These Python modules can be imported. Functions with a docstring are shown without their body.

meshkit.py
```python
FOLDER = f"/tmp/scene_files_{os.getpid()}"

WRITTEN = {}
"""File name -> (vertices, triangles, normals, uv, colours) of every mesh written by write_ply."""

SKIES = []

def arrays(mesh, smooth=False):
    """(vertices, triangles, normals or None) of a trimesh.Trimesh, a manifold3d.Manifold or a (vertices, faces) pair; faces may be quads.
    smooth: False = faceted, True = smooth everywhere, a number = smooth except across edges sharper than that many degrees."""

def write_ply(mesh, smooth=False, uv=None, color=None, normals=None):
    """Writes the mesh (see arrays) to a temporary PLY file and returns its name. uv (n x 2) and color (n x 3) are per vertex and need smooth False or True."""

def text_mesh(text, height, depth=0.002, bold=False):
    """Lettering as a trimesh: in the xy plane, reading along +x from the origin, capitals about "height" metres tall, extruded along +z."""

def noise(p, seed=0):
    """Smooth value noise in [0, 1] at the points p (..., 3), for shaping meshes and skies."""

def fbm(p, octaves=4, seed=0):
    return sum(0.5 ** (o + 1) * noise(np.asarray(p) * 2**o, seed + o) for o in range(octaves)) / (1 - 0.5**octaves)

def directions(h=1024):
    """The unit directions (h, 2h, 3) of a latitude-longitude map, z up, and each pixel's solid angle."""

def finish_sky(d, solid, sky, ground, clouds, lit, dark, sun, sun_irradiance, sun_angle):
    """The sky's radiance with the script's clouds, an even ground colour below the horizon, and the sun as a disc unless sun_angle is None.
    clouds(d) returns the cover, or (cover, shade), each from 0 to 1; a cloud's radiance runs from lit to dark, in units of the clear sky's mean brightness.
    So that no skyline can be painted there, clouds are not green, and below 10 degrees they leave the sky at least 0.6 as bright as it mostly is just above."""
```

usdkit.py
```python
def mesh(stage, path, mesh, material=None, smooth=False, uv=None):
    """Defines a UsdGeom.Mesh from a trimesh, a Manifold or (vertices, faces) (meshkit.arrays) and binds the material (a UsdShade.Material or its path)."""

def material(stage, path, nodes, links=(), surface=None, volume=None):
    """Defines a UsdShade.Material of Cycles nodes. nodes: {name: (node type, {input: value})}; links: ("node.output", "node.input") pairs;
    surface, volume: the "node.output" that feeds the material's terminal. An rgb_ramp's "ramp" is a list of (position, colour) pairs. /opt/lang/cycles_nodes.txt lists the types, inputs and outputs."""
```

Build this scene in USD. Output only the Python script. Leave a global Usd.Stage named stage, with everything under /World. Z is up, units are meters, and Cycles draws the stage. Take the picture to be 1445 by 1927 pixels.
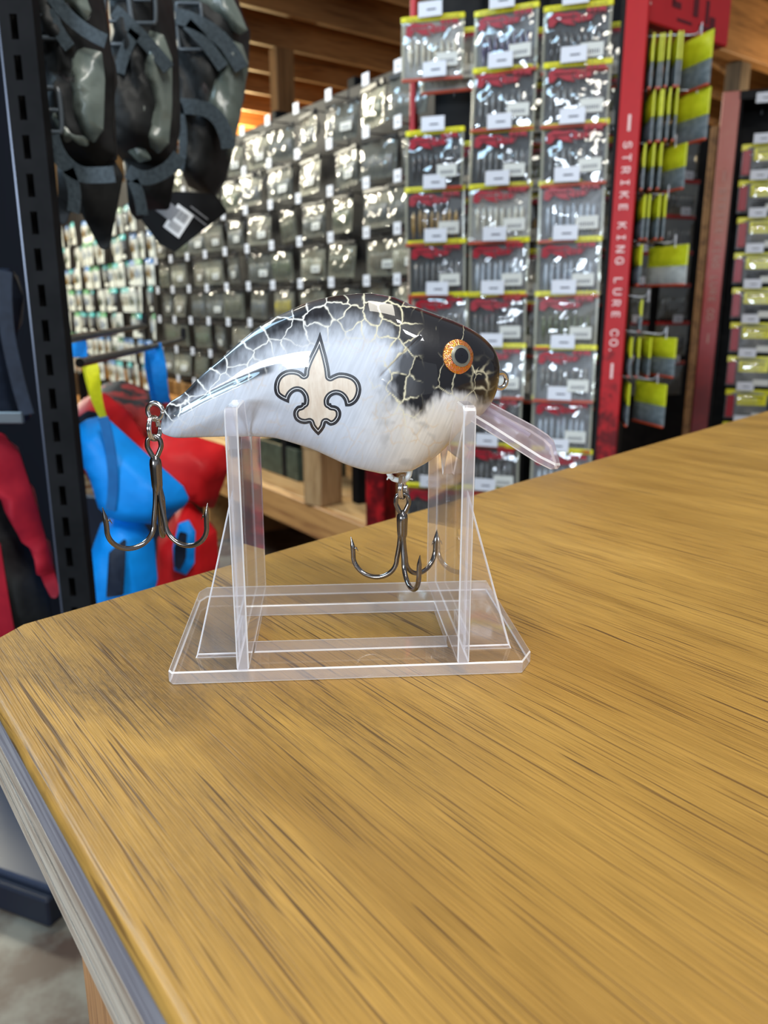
import math, random
import numpy as np, trimesh, usdkit, meshkit
import shapely.geometry as sg
from shapely import affinity
from shapely.ops import unary_union
from scipy.spatial import cKDTree
from scipy.interpolate import LinearNDInterpolator, PchipInterpolator
from pxr import Usd, UsdGeom, UsdLux, UsdShade, Sdf, Gf, Vt

random.seed(7)
rng = np.random.default_rng(7)
stage = Usd.Stage.CreateInMemory()
UsdGeom.SetStageUpAxis(stage, 'Z'); UsdGeom.SetStageMetersPerUnit(stage, 1.0)
UsdGeom.Xform.Define(stage, '/World'); UsdGeom.Scope.Define(stage, '/World/Looks')

# ------------------------------------------------------------------ camera
FPX, TH = 1500.0, math.radians(14.5)
CAMZ, TABZ = 1.040, 0.951
CAM = np.array([0, 0, CAMZ])
FW = np.array([0, math.cos(TH), -math.sin(TH)]); UP = np.array([0, math.sin(TH), math.cos(TH)]); RT = np.array([1.0, 0, 0])
cam = UsdGeom.Camera.Define(stage, '/World/camera')
cam.CreateHorizontalApertureAttr(24.0); cam.CreateFocalLengthAttr(24.0 * FPX / 1445)
cam.CreateVerticalApertureAttr(24.0 * 1927 / 1445)
cam.CreateClippingRangeAttr(Gf.Vec2f(0.01, 100))
cam.CreateFStopAttr(21.0); cam.CreateFocusDistanceAttr(0.198)
cam.CreateExposureAttr(-0.09)
M = Gf.Matrix4d(1, 0, 0, 0, 0, UP[1], UP[2], 0, 0, -FW[1], -FW[2], 0, 0, 0, CAMZ, 1)
cam.AddTransformOp().Set(M)

# ------------------------------------------------------------------ light: the shop's lamps, its front window and one added bulb
def dome(color, inten):
    d = UsdLux.DomeLight.Define(stage, '/World/sky'); d.CreateColorAttr(Gf.Vec3f(*color)); d.CreateIntensityAttr(inten)
def rect(name, pos, aim, w, h, color, power):
    l = UsdLux.RectLight.Define(stage, '/World/' + name)
    l.CreateWidthAttr(w); l.CreateHeightAttr(h); l.CreateColorAttr(Gf.Vec3f(*color)); l.CreateIntensityAttr(power)
    z = np.array(pos, float) - np.array(aim, float); z /= np.linalg.norm(z)
    x = np.cross([0, 0, 1.0] if abs(z[2]) < .995 else [0, 1.0, 0], z); x /= np.linalg.norm(x); y = np.cross(z, x)
    l.AddTransformOp().Set(Gf.Matrix4d(*x, 0, *y, 0, *z, 0, *map(float, pos), 1))
def bulb(name, pos, r, color, power):
    l = UsdLux.SphereLight.Define(stage, '/World/' + name)
    l.CreateRadiusAttr(r); l.CreateColorAttr(Gf.Vec3f(*color)); l.CreateIntensityAttr(power); l.AddTranslateOp().Set(Gf.Vec3d(*pos))
dome((0.80, 0.88, 1.0), 0.08)
rect('ceiling_lamp', (0.12, 0.08, 2.22), (0.12, 0.08, 0), 0.26, 0.8, (1.0, 0.95, 0.83), 19)
rect('ceiling_lamp_001', (-1.58, 1.25, 2.5), (-1.13, 1.465, 0), 2.1, 0.45, (0.50, 0.77, 1.0), 17)
rect('ceiling_lamp_002', (0.50, -0.73, 2.53), (0.3, 0.1, 0.9), 0.22, 0.15, (1.0, 0.96, 0.88), 165)
rect('ceiling_lamp_005', (0.78, -1.25, 2.53), (0.2, 0.2, 0.9), 0.20, 0.16, (0.96, 0.97, 1.0), 120)
rect('shop_window_light', (0.0, -5.0, 1.6), (0.1, 2, 1.1), 6.0, 2.4, (0.82, 0.91, 1.0), 0.6)
rect('shop_window_light_001', (-1.70, -2.5, 1.45), (0.2, 2, 1.1), 1.0, 0.60, (0.74, 0.87, 1.0), 45)
rect('ceiling_lamp_003', (-2.9, 4.2, 2.5), (-0.8, 3.2, 1.3), 0.42, 1.1, (1.0, 0.94, 0.74), 82)
rect('ceiling_lamp_004', (-1.0, 2.0, 2.55), (-0.6, 2.6, 1.2), 0.25, 0.9, (1.0, 0.94, 0.78), 34)
bulb('pendant_bulb', (-1.40, 7.6, 2.28), 0.08, (1.0, 0.74, 0.36), 1100)
bulb('pendant_bulb_001', (0.9, 8.3, 2.1), 0.09, (1.0, 0.72, 0.36), 140)
bulb('pendant_bulb_002', (2.6, 4.6, 1.95), 0.08, (1.0, 0.78, 0.46), 170)  # unseen bulb added to brighten the header beam

# ------------------------------------------------------------------ helpers
used = {}
def numbered(path):
    n = used.get(path, 0); used[path] = n + 1
    return path if n == 0 else f'{path}_{n:03d}'
def tag(p, label=None, cat=None, group=None, kind=None):
    for k, v in (('label', label), ('category', cat), ('group', group), ('kind', kind)):
        if v: p.SetCustomDataByKey(k, v)
    return p
def place(prim, loc=(0, 0, 0), rot=(0, 0, 0), sc=None):
    x = UsdGeom.Xformable(prim); x.ClearXformOpOrder()
    x.AddTranslateOp().Set(Gf.Vec3d(*map(float, loc)))
    x.AddRotateXYZOp().Set(Gf.Vec3f(*map(float, rot)))
    if sc is not None: x.AddScaleOp().Set(Gf.Vec3f(*map(float, sc)))
def thing(name, label, cat, loc=(0, 0, 0), rot=(0, 0, 0), group=None, kind=None):
    p = UsdGeom.Xform.Define(stage, numbered('/World/' + name)).GetPrim()
    place(p, loc, rot); return tag(p, label, cat, group, kind)
def proto(name):
    p = stage.CreateClassPrim('/Kit/' + name); p.SetTypeName('Xform'); return p
def copy(src, name, label, cat, loc, rot=(0, 0, 0), group=None, sc=None):
    p = UsdGeom.Xform.Define(stage, numbered('/World/' + name)).GetPrim()
    p.GetReferences().AddInternalReference(src.GetPath()); p.SetInstanceable(True)
    place(p, loc, rot, sc); return tag(p, label, cat, group)
def part(name, mesh, mat, parent=None, smooth=False, label=None, kind=None, cat=None, group=None, paint=None):
    base = parent.GetPath().pathString if parent is not None else '/World'
    if isinstance(mesh, MB): mesh = mesh.get()
    m = usdkit.mesh(stage, numbered(base + '/' + name), mesh, mat, smooth=smooth)
    if paint is not None:
        UsdGeom.PrimvarsAPI(m).CreatePrimvar('paint', Sdf.ValueTypeNames.Color3fArray, 'vertex').Set(Vt.Vec3fArray.FromNumpy(np.asarray(paint, np.float32)))
    return tag(m.GetPrim(), label, cat, group, kind)

def rotz(a): c, s = math.cos(a), math.sin(a); return np.array([[c, -s, 0], [s, c, 0], [0, 0, 1.0]])
def frames(P):
    T = np.gradient(P, axis=0); T /= np.linalg.norm(T, axis=1, keepdims=True) + 1e-12
    a = np.cross(T[0], [0, 0, 1.0] if abs(T[0][2]) < .9 else [1.0, 0, 0]); A = [a / np.linalg.norm(a)]
    for t in T[1:]:
        a = A[-1] - t * np.dot(A[-1], t); A.append(a / (np.linalg.norm(a) + 1e-12))
    A = np.array(A); return T, A, np.cross(T, A)
def grid_faces(n, m, close):
    i, j = np.meshgrid(np.arange(n - 1), np.arange(m if close else m - 1), indexing='ij'); k = (j + 1) % m
    return np.stack([i * m + j, i * m + k, (i + 1) * m + k, (i + 1) * m + j], -1).reshape(-1, 4)
class MB:
    def __init__(s): s.v, s.f, s.n = [], [], 0
    def add(s, v, f):
        v, f = np.asarray(v, float), np.asarray(f, int)
        if f.shape[1] == 4: f = np.vstack([f[:, [0, 1, 2]], f[:, [0, 2, 3]]])
        s.v.append(v); s.f.append(f + s.n); s.n += len(v); return s
    def mesh(s, m, T=None):
        v = np.array(m.vertices)
        if T is not None: v = v @ np.asarray(T)[:3, :3].T + (np.asarray(T)[:3, 3] if np.asarray(T).shape == (4, 4) else 0)
        return s.add(v, m.faces)
    def box(s, c, size, R=None, bevel=0):
        h = np.array(size, float) / 2
        if bevel:
            b = min(bevel, h.min() * .49)
            v = []
            for sx in (-1, 1):
                for sy in (-1, 1):
                    for sz in (-1, 1):
                        q = np.array([sx, sy, sz]) * h
                        for k in range(3):
                            w = q - np.array([sx, sy, sz]) * b; w[k] = q[k]; v.append(w)
            m = trimesh.convex.convex_hull(np.array(v)); v, f = m.vertices, m.faces
        else:
            v = np.array([[x, y, z] for x in (-1, 1) for y in (-1, 1) for z in (-1, 1)]) * h
            f = np.array([[0, 1, 3, 2], [4, 6, 7, 5], [0, 4, 5, 1], [2, 3, 7, 6], [0, 2, 6, 4], [1, 5, 7, 3]])
        if R is not None: v = v @ np.asarray(R).T
        return s.add(v + np.asarray(c, float), f)
    def tube(s, P, r, sides=10, caps=True):
        P = np.asarray(P, float); T, A, B = frames(P); r = np.broadcast_to(np.asarray(r, float), (len(P),))
        g = np.arange(sides) * 2 * np.pi / sides
        v = P[:, None] + r[:, None, None] * (np.cos(g)[None, :, None] * A[:, None] + np.sin(g)[None, :, None] * B[:, None])
        n0 = len(P) * sides; f = grid_faces(len(P), sides, True); f = np.vstack([f[:, [0, 1, 2]], f[:, [0, 2, 3]]])
        v = v.reshape(-1, 3)
        if caps:
            v = np.vstack([v, P[0], P[-1]]); j = np.arange(sides); k = (j + 1) % sides
            f = np.vstack([f, np.stack([np.full(sides, n0), k, j], 1), np.stack([np.full(sides, n0 + 1), n0 - sides + j, n0 - sides + k], 1)])
        return s.add(v, f)
    def ribbon(s, P, W, w, th):
        """a flat strap along P: W the width direction at each point, w the width, th the thickness"""
        P = np.asarray(P, float); T, _, _ = frames(P); W = np.broadcast_to(np.asarray(W, float), P.shape)
        W = W - T * np.sum(W * T, 1, keepdims=True); W /= np.linalg.norm(W, axis=1, keepdims=True) + 1e-12
        N = np.cross(T, W); w = np.broadcast_to(np.asarray(w, float), (len(P),))[:, None]
        v = np.stack([P - W * w / 2 - N * th / 2, P + W * w / 2 - N * th / 2, P + W * w / 2 + N * th / 2, P - W * w / 2 + N * th / 2], 1).reshape(-1, 3)
        f = grid_faces(len(P), 4, True); e = len(v) - 4
        return s.add(v, np.vstack([f, [[3, 2, 1, 0], [e, e + 1, e + 2, e + 3]]]))
    def prism(s, poly, h, T=None):
        for g in getattr(poly, 'geoms', [poly]):
            if g.area > 0: s.mesh(trimesh.creation.extrude_polygon(g, h, engine='earcut'), T)
        return s
    def get(s): return trimesh.Trimesh(np.vstack(s.v), np.vstack(s.f), process=False)
def frame4(o, x, y, z):
    T = np.eye(4); T[:3, 0], T[:3, 1], T[:3, 2], T[:3, 3] = x, y, z, o; return T
def smooth_path(P, n):
    P = np.asarray(P, float); t = np.r_[0, np.cumsum(np.linalg.norm(np.diff(P, axis=0), axis=1))]; t /= t[-1]
    return np.stack([PchipInterpolator(t, P[:, k])(np.linspace(0, 1, n)) for k in range(P.shape[1])], 1)
# sight lines of the surveyed photograph, for measuring where things stand
def ray(px, py):
    return FW + RT * ((px - 722.5) / FPX) + UP * ((963.5 - py) / FPX)
def at_y(px, py, Y): d = ray(px, py); return CAM + d * (Y / d[1])
def at_z(px, py, z): d = ray(px, py); return CAM + d * ((z - CAMZ) / d[2])
def at_plane(px, py, o, n):
    d = ray(px, py); return CAM + d * (np.dot(np.asarray(o) - CAM, n) / np.dot(d, n))
def project(P):
    q = np.asarray(P, float) - CAM; w = q @ FW
    return np.stack([722.5 + FPX * (q @ RT) / w, 963.5 - FPX * (q @ UP) / w], -1)

# ------------------------------------------------------------------ materials
def L(name): return '/World/Looks/' + name
def schlick(ior):
    f0 = ((ior - 1) / (ior + 1)) ** 2                       # same from either side of a thin sheet
    return {'lw': ('layer_weight', {'blend': .5}), 'pw': ('math', {'math_type': 'power', 'value2': 5.0}), 'fs': ('math', {'math_type': 'multiply_add', 'value2': 1 - f0, 'value3': f0})}
SCH = [('lw.facing', 'pw.value1'), ('pw.value', 'fs.value1'), ('fs.value', 'm2.fac')]
def mat(name, color=(.5, .5, .5), rough=.5, metal=0.0, **kw):
    return usdkit.material(stage, L(name), {'p': ('principled_bsdf', dict(base_color=color, roughness=rough, metallic=metal, **kw))}, surface='p.BSDF')
def mat_noise(name, c1, c2, scale=(20, 20, 20), rough=.5, detail=4, bump=0.0, coord='position', lo=.35, hi=.65, dist=.001, metal=0, **kw):
    """two colours mixed by noise"""
    src = ('geometry', {}) if coord == 'position' else ('texture_coordinate', {})
    nodes = {'g': src, 'm': ('mapping', {'scale': scale}), 'n': ('noise_texture', {'scale': 1.0, 'detail': float(detail), 'roughness': .6}),
             'r': ('rgb_ramp', {'ramp': [(0, c1), (lo, c1), (hi, c2), (1, c2)]}), 'p': ('principled_bsdf', dict(roughness=rough, metallic=metal, **kw))}
    links = [('g.' + ('position' if coord == 'position' else 'object'), 'm.vector'), ('m.vector', 'n.vector'), ('n.fac', 'r.fac'), ('r.color', 'p.base_color')]
    if bump:
        nodes['b'] = ('bump', {'strength': bump, 'distance': dist}); links += [('n.fac', 'b.height'), ('b.normal', 'p.normal')]
    return usdkit.material(stage, L(name), nodes, links, surface='p.BSDF')
def mat_wood(name, c1, c2, c3, ang, across=60, along=3, rough=.5, fine=6, knots=True, axis='z'):
    """boards and beams: grain along the direction ang (degrees, in plan) or upright (axis 'up')"""
    rot = (0, 0, -math.radians(ang)) if axis == 'z' else (0, math.pi / 2, 0)
    nodes = {'g': ('geometry', {}), 'r0': ('mapping', {'rotation': rot}), 'm': ('mapping', {'scale': (along, across, across)}),
             'n': ('noise_texture', {'scale': 1.0, 'detail': 5.0, 'roughness': .62, 'distortion': 1.2}),
             'm2': ('mapping', {'scale': (along * fine, across * fine, across * fine)}), 'n2': ('noise_texture', {'scale': 1.0, 'detail': 2.0}),
             'a': ('math', {'math_type': 'multiply_add', 'value2': .35, 'value3': -.17}), 's': ('math', {'math_type': 'add'}),
             'r': ('rgb_ramp', {'ramp': [(0, c3), (.33, c3), (.47, c2), (.62, c1), (1, c1)]}),
             'b': ('bump', {'strength': .25, 'distance': .002}), 'p': ('principled_bsdf', {'roughness': rough})}
    links = [('g.position', 'r0.vector'), ('r0.vector', 'm.vector'), ('r0.vector', 'm2.vector'), ('m.vector', 'n.vector'), ('m2.vector', 'n2.vector'), ('n2.fac', 'a.value1'),
             ('n.fac', 's.value1'), ('a.value', 's.value2'), ('s.value', 'r.fac'), ('r.color', 'p.base_color'), ('s.value', 'b.height'), ('b.normal', 'p.normal')]
    return usdkit.material(stage, L(name), nodes, links, surface='p.BSDF')
# ================================================================== the counter the lure stands on
GR = math.radians(126.87)                                  # grain, along the counter's near edge
def table_material():
    N = {'g': ('geometry', {}), 'r0': ('mapping', {'rotation': (0, 0, -GR)}),
         'mt': ('mapping', {'scale': (5, 34, 5)}), 'tone': ('noise_texture', {'scale': 1.0, 'detail': 4.0, 'roughness': .55, 'distortion': .6}),
         'mf': ('mapping', {'scale': (60, 2600, 60)}), 'fib': ('noise_texture', {'scale': 1.0, 'detail': 2.0}),
         'mp': ('mapping', {'scale': (24, 1900, 24)}), 'pore': ('noise_texture', {'scale': 1.0, 'detail': 1.0, 'roughness': .4, 'distortion': .25}),
         'mq': ('mapping', {'scale': (26, 1100, 26), 'location': (3.3, 1.7, 0)}), 'gap': ('noise_texture', {'scale': 1.0, 'detail': 1.5, 'roughness': .4, 'distortion': .3}),
         'mb': ('mapping', {'scale': (9, 26, 9), 'location': (.4, .2, 0)}), 'blot': ('noise_texture', {'scale': 1.0, 'detail': 5.0, 'roughness': .7, 'distortion': .8}),
         'mg': ('mapping', {'scale': (300, 1400, 300)}), 'grit': ('noise_texture', {'scale': 1.0, 'detail': 5.0, 'roughness': .75}),
         'tr': ('rgb_ramp', {'ramp': [(0, (.21, .112, .026)), (.36, (.285, .155, .034)), (.55, (.365, .205, .046)), (.75, (.43, .250, .060)), (1, (.47, .29, .08))]}),
         'fm': ('map_range', {'from_min': .25, 'from_max': .75, 'to_min': .72, 'to_max': 1.16}), 'fc': ('mix', {'mix_type': 'multiply', 'fac': 1.0}),
         'dm': ('map_range', {'from_min': .25, 'from_max': .85, 'to_min': .045, 'to_max': -.035}),          # where pores crowd
         'pa': ('math', {'math_type': 'subtract'}), 'pr': ('rgb_ramp', {'ramp': [(0, (0, 0, 0)), (.60, (0, 0, 0)), (.65, (.75, .75, .75)), (.71, (1, 1, 1)), (1, (1, 1, 1))]}),
         'pm': ('mix', {'color2': (.085, .040, .014)}), 'pf': ('math', {'math_type': 'multiply', 'value2': .78}),
         'gr': ('rgb_ramp', {'ramp': [(0, (0, 0, 0)), (.69, (0, 0, 0)), (.74, (1, 1, 1)), (1, (1, 1, 1))]}), 'ga': ('math', {'math_type': 'multiply_add', 'value2': .075}), 'gm': ('mix', {'color2': (.045, .022, .012)}), 'gf': ('math', {'math_type': 'multiply', 'value2': .8}),
         # a grimy worn patch near the counter's corner
         'd1': ('vector_math', {'math_type': 'distance', 'vector2': tuple(at_z(190, 1310, TABZ))}), 'dr': ('map_range', {'from_min': .0, 'from_max': .115, 'to_min': 1.05, 'to_max': 0.0, 'clamp': True}),
         'bl': ('rgb_ramp', {'ramp': [(0, (0, 0, 0)), (.40, (0, 0, 0)), (.56, (1, 1, 1)), (1, (1, 1, 1))]}), 'gt': ('rgb_ramp', {'ramp': [(0, (.30, .30, .30)), (.40, (.36, .36, .36)), (.66, (.9, .9, .9)), (1, (1, 1, 1))]}),
         'x1': ('math', {'math_type': 'multiply'}), 'x2': ('math', {'math_type': 'multiply'}), 'x3': ('math', {'math_type': 'multiply', 'value2': 1.1, 'use_clamp': True}), 'dirt': ('mix', {'color2': (.10, .058, .022)}),
         'h': ('math', {'math_type': 'multiply_add', 'value2': -.9}), 'b': ('bump', {'strength': .22, 'distance': .0006}),
         'rr': ('map_range', {'from_min': .3, 'from_max': .7, 'to_min': .34, 'to_max': .46}),
         'p': ('principled_bsdf', {'specular_ior_level': .36})}
    K = [('g.position', 'r0.vector')] + [('r0.vector', m + '.vector') for m in ('mt', 'mf', 'mp', 'mq', 'mb', 'mg')] + \
        [('mt.vector', 'tone.vector'), ('mf.vector', 'fib.vector'), ('mp.vector', 'pore.vector'), ('mq.vector', 'gap.vector'), ('mb.vector', 'blot.vector'), ('mg.vector', 'grit.vector'),
         ('tone.fac', 'tr.fac'), ('fib.fac', 'fm.value'), ('tr.color', 'fc.color1'), ('fm.result', 'fc.color2'),
         ('tone.fac', 'dm.value'), ('pore.fac', 'pa.value1'), ('dm.result', 'pa.value2'), ('pa.value', 'pr.fac'), ('pr.color', 'pf.value1'), ('pf.value', 'pm.fac'), ('fc.color', 'pm.color1'),
         ('dr.result', 'ga.value1'), ('gap.fac', 'ga.value3'), ('ga.value', 'gr.fac'), ('gr.color', 'gf.value1'), ('gf.value', 'gm.fac'), ('pm.color', 'gm.color1'),
         ('g.position', 'd1.vector1'), ('d1.value', 'dr.value'), ('blot.fac', 'bl.fac'), ('grit.fac', 'gt.fac'), ('bl.color', 'x1.value1'), ('gt.color', 'x1.value2'), ('x1.value', 'x2.value1'), ('dr.result', 'x2.value2'), ('x2.value', 'x3.value1'),
         ('x3.value', 'dirt.fac'), ('gm.color', 'dirt.color1'), ('dirt.color', 'p.base_color'),
         ('pr.color', 'h.value1'), ('fib.fac', 'h.value3'), ('h.value', 'b.height'), ('b.normal', 'p.normal'), ('tone.fac', 'rr.value'), ('rr.result', 'p.roughness')]
    return usdkit.material(stage, L('counter_wood'), N, K, surface='p.BSDF')
M_table = table_material()
M_ply_grey = mat_wood('ply_grey', (.36, .33, .34), (.25, .23, .25), (.15, .13, .15), 126.87, 120, 6, .6)
M_ply_cream = mat_wood('ply_cream', (.56, .47, .37), (.47, .38, .29), (.30, .21, .15), 126.87, 150, 6, .6)
M_ply_brown = mat_wood('ply_brown', (.24, .15, .11), (.18, .11, .085), (.11, .07, .06), 126.87, 120, 6, .6)
M_groove = mat_noise('dark_groove_shade', (.02, .018, .025), (.06, .05, .06), (60, 60, 60), .8)  # dark colour paints the shadow line under the top board
M_leg = mat_wood('leg_wood', (.55, .27, .11), (.45, .21, .08), (.30, .13, .05), 0, 90, 6, .5, axis='up')

A0 = at_z(0, 1183, TABZ); B0 = at_z(1445, 772, TABZ); e_back = (B0 - A0) / np.linalg.norm(B0 - A0)
L0 = at_z(125, 1566, TABZ); L1 = at_z(322, 1918, TABZ); e_left = (L1 - L0) / np.linalg.norm(L1 - L0)
t_ = np.linalg.solve(np.stack([e_back[:2], -e_left[:2]], 1), (L0 - A0)[:2]); C0 = (A0 + t_[0] * e_back)[:2]
def top_poly(grow=0.0, r=.013):
    p = sg.Polygon([C0, C0 + 1.9 * e_back[:2], C0 + 1.9 * e_back[:2] + .8 * e_left[:2], C0 + .8 * e_left[:2]]).buffer(grow, join_style=2)
    return p.buffer(-r, join_style=2).buffer(r, quad_segs=12)
def slab(z0, z1, grow, rnd=0.0):
    """board with a rounded upper arris"""
    b = MB()
    if not rnd: return b.prism(top_poly(grow), z1 - z0, frame4((0, 0, z0), (1, 0, 0), (0, 1, 0), (0, 0, 1)))
    rings = [(grow, z0)] + [(grow - rnd * (1 - math.cos(a)), z1 - rnd * (1 - math.sin(a))) for a in np.linspace(0, math.pi / 2, 7)]
    n = 220; R = []
    for g, z in rings:
        ring = np.array(top_poly(0, .013).exterior.coords)
        P = sg.Polygon(ring).buffer(g, quad_segs=12) if g > 0 else sg.Polygon(ring).buffer(g)
        base = sg.Polygon(ring).exterior
        pts = np.array([base.interpolate(s, normalized=True).coords[0] for s in np.linspace(0, 1, n, endpoint=False)])
        nx = np.array([base.interpolate((s + 1e-4) % 1, normalized=True).coords[0] for s in np.linspace(0, 1, n, endpoint=False)]) - np.array([base.interpolate((s - 1e-4) % 1, normalized=True).coords[0] for s in np.linspace(0, 1, n, endpoint=False)])
        nx /= np.linalg.norm(nx, axis=1, keepdims=True); sgn = 1 if base.is_ccw else -1
        out = np.stack([nx[:, 1], -nx[:, 0]], 1) * sgn
        q = pts + out * g; R.append(np.c_[q, np.full(n, z)])
    v = np.vstack(R); f = grid_faces(len(R), n, True)
    if not base.is_ccw: f = f[:, ::-1]
    b.add(v, f)
    cap = trimesh.creation.triangulate_polygon(sg.Polygon(R[-1][:, :2]), engine='earcut'); cv, cf = cap
    b.add(np.c_[cv, np.full(len(cv), z1)], cf)
    cv, cf = trimesh.creation.triangulate_polygon(sg.Polygon(R[0][:, :2]), engine='earcut')
    b.add(np.c_[cv, np.full(len(cv), z0)], np.asarray(cf)[:, ::-1])
    return b
counter = thing('counter', 'golden oak counter with dark open grain and a pale layered edge, under the lure stand', 'counter')
zz_ = TABZ
for nm_, th_, gr_, m_ in (('top_board', .0024, 0, M_table), ('groove_shade', .0011, -.0014, M_groove), ('ply', .0085, -.0003, M_ply_grey), ('ply', .0045, -.0002, M_ply_cream), ('ply', .0016, -.0006, M_ply_brown), ('ply', .0040, -.0002, M_ply_cream), ('ply', .0012, -.0005, M_ply_brown), ('ply', .0030, -.0002, M_ply_cream)):
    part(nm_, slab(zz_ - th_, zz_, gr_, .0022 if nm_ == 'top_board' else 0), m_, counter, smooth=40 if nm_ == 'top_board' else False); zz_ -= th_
inward = np.array([-e_left[1], e_left[0]]); inward *= np.sign(inward @ e_back[:2])
K_ = at_z(152, 1830, TABZ - .115)[:2]
for k, (o, s) in enumerate(((K_ + (e_left[:2] + inward) * .035, .07), (C0 + 1.8 * e_back[:2] + e_left[:2] * .1, .07), (C0 + 1.8 * e_back[:2] + e_left[:2] * .7, .07))):
    R = np.c_[np.r_[e_left[:2], 0], np.r_[inward, 0], [0, 0, 1.0]]
    part('leg', MB().box((o[0], o[1], (TABZ - .026) / 2), (s, s, TABZ - .026), R, .004), M_leg, counter)

# ================================================================== the acrylic stand
def acrylic(name, tint, rough=0.0, clear=.35):
    N = {'gl': ('glass_bsdf', {'color': tint, 'roughness': rough, 'IOR': 1.49}), 'tr': ('transparent_bsdf', {'color': tint}), 'm': ('mix_closure', {'fac': clear})}
    return usdkit.material(stage, L(name), N, [('gl.BSDF', 'm.closure1'), ('tr.BSDF', 'm.closure2')], surface='m.closure')
def pane(name, tint, haze, hcol, rough, fr, haze_rough=False):
    N = {'t': ('transparent_bsdf', {'color': tint}), 'd': ('diffuse_bsdf', {'color': hcol}), 'l': ('translucent_bsdf', {'color': hcol}), 'dl': ('mix_closure', {'fac': .5}), 'm1': ('mix_closure', {'fac': haze}),
         'g': ('glossy_bsdf', {'color': (1, 1, 1), 'roughness': rough}), 'm2': ('mix_closure', {}), **schlick(fr)}
    return usdkit.material(stage, L(name), N, SCH + [('d.BSDF', 'dl.closure1'), ('l.BSDF', 'dl.closure2'), ('t.BSDF', 'm1.closure1'), ('dl.closure', 'm1.closure2'), ('m1.closure', 'm2.closure1'), ('g.BSDF', 'm2.closure2')], surface='m2.closure')
M_acr = pane('clear_acrylic', (.995, .99, 1), .045, (.92, .92, .97), .02, 1.42)
M_rim = pane('acrylic_rim_whitened', (.95, .94, .97), .30, (.93, .92, .98), .08, 1.35)  # edge brightness mixed in as white haze on the plate rims
M_arris = pane('acrylic_arris_highlight', (.97, .97, .99), .92, (.97, .97, 1.0), .15, 1.5)  # bevels whitened to paint highlights along the corners
FLp, FRp = at_z(320, 1290, TABZ), at_z(1005, 1267, TABZ)
ex = (FRp - FLp) / np.linalg.norm(FRp - FLp); PHI = math.atan2(ex[1], ex[0]); ey = np.array([-ex[1], ex[0], 0])
SW, SD, ST = np.linalg.norm(FRp - FLp) + .001, .0605, .0033
SC = (FLp + FRp) / 2 + ey * SD / 2                                     # centre of the base, on the counter
def loc(p): q = np.asarray(p, float) - SC; return np.array([q @ ex, q @ ey, q[2]])
def wld(p): p = np.asarray(p, float); return SC + p[..., :1] * ex + p[..., 1:2] * ey + p[..., 2:3] * np.array([0, 0, 1.0])
def on_mid(px, py, y=0.0): return loc(at_plane(px, py, SC + ey * y, ey))
SC = SC + np.array([0, 0, .00012])
stand = thing('lure_stand', 'clear acrylic lure stand with two notched uprights on the golden counter', 'display stand', SC, (0, 0, math.degrees(PHI)))
def chamfer_box(b, poly, z0, h, bev=.0004):
    """plate with fine bevelled arrises, lying in the xy plane"""
    for g in getattr(poly, 'geoms', [poly]): pass
    return b
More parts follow.
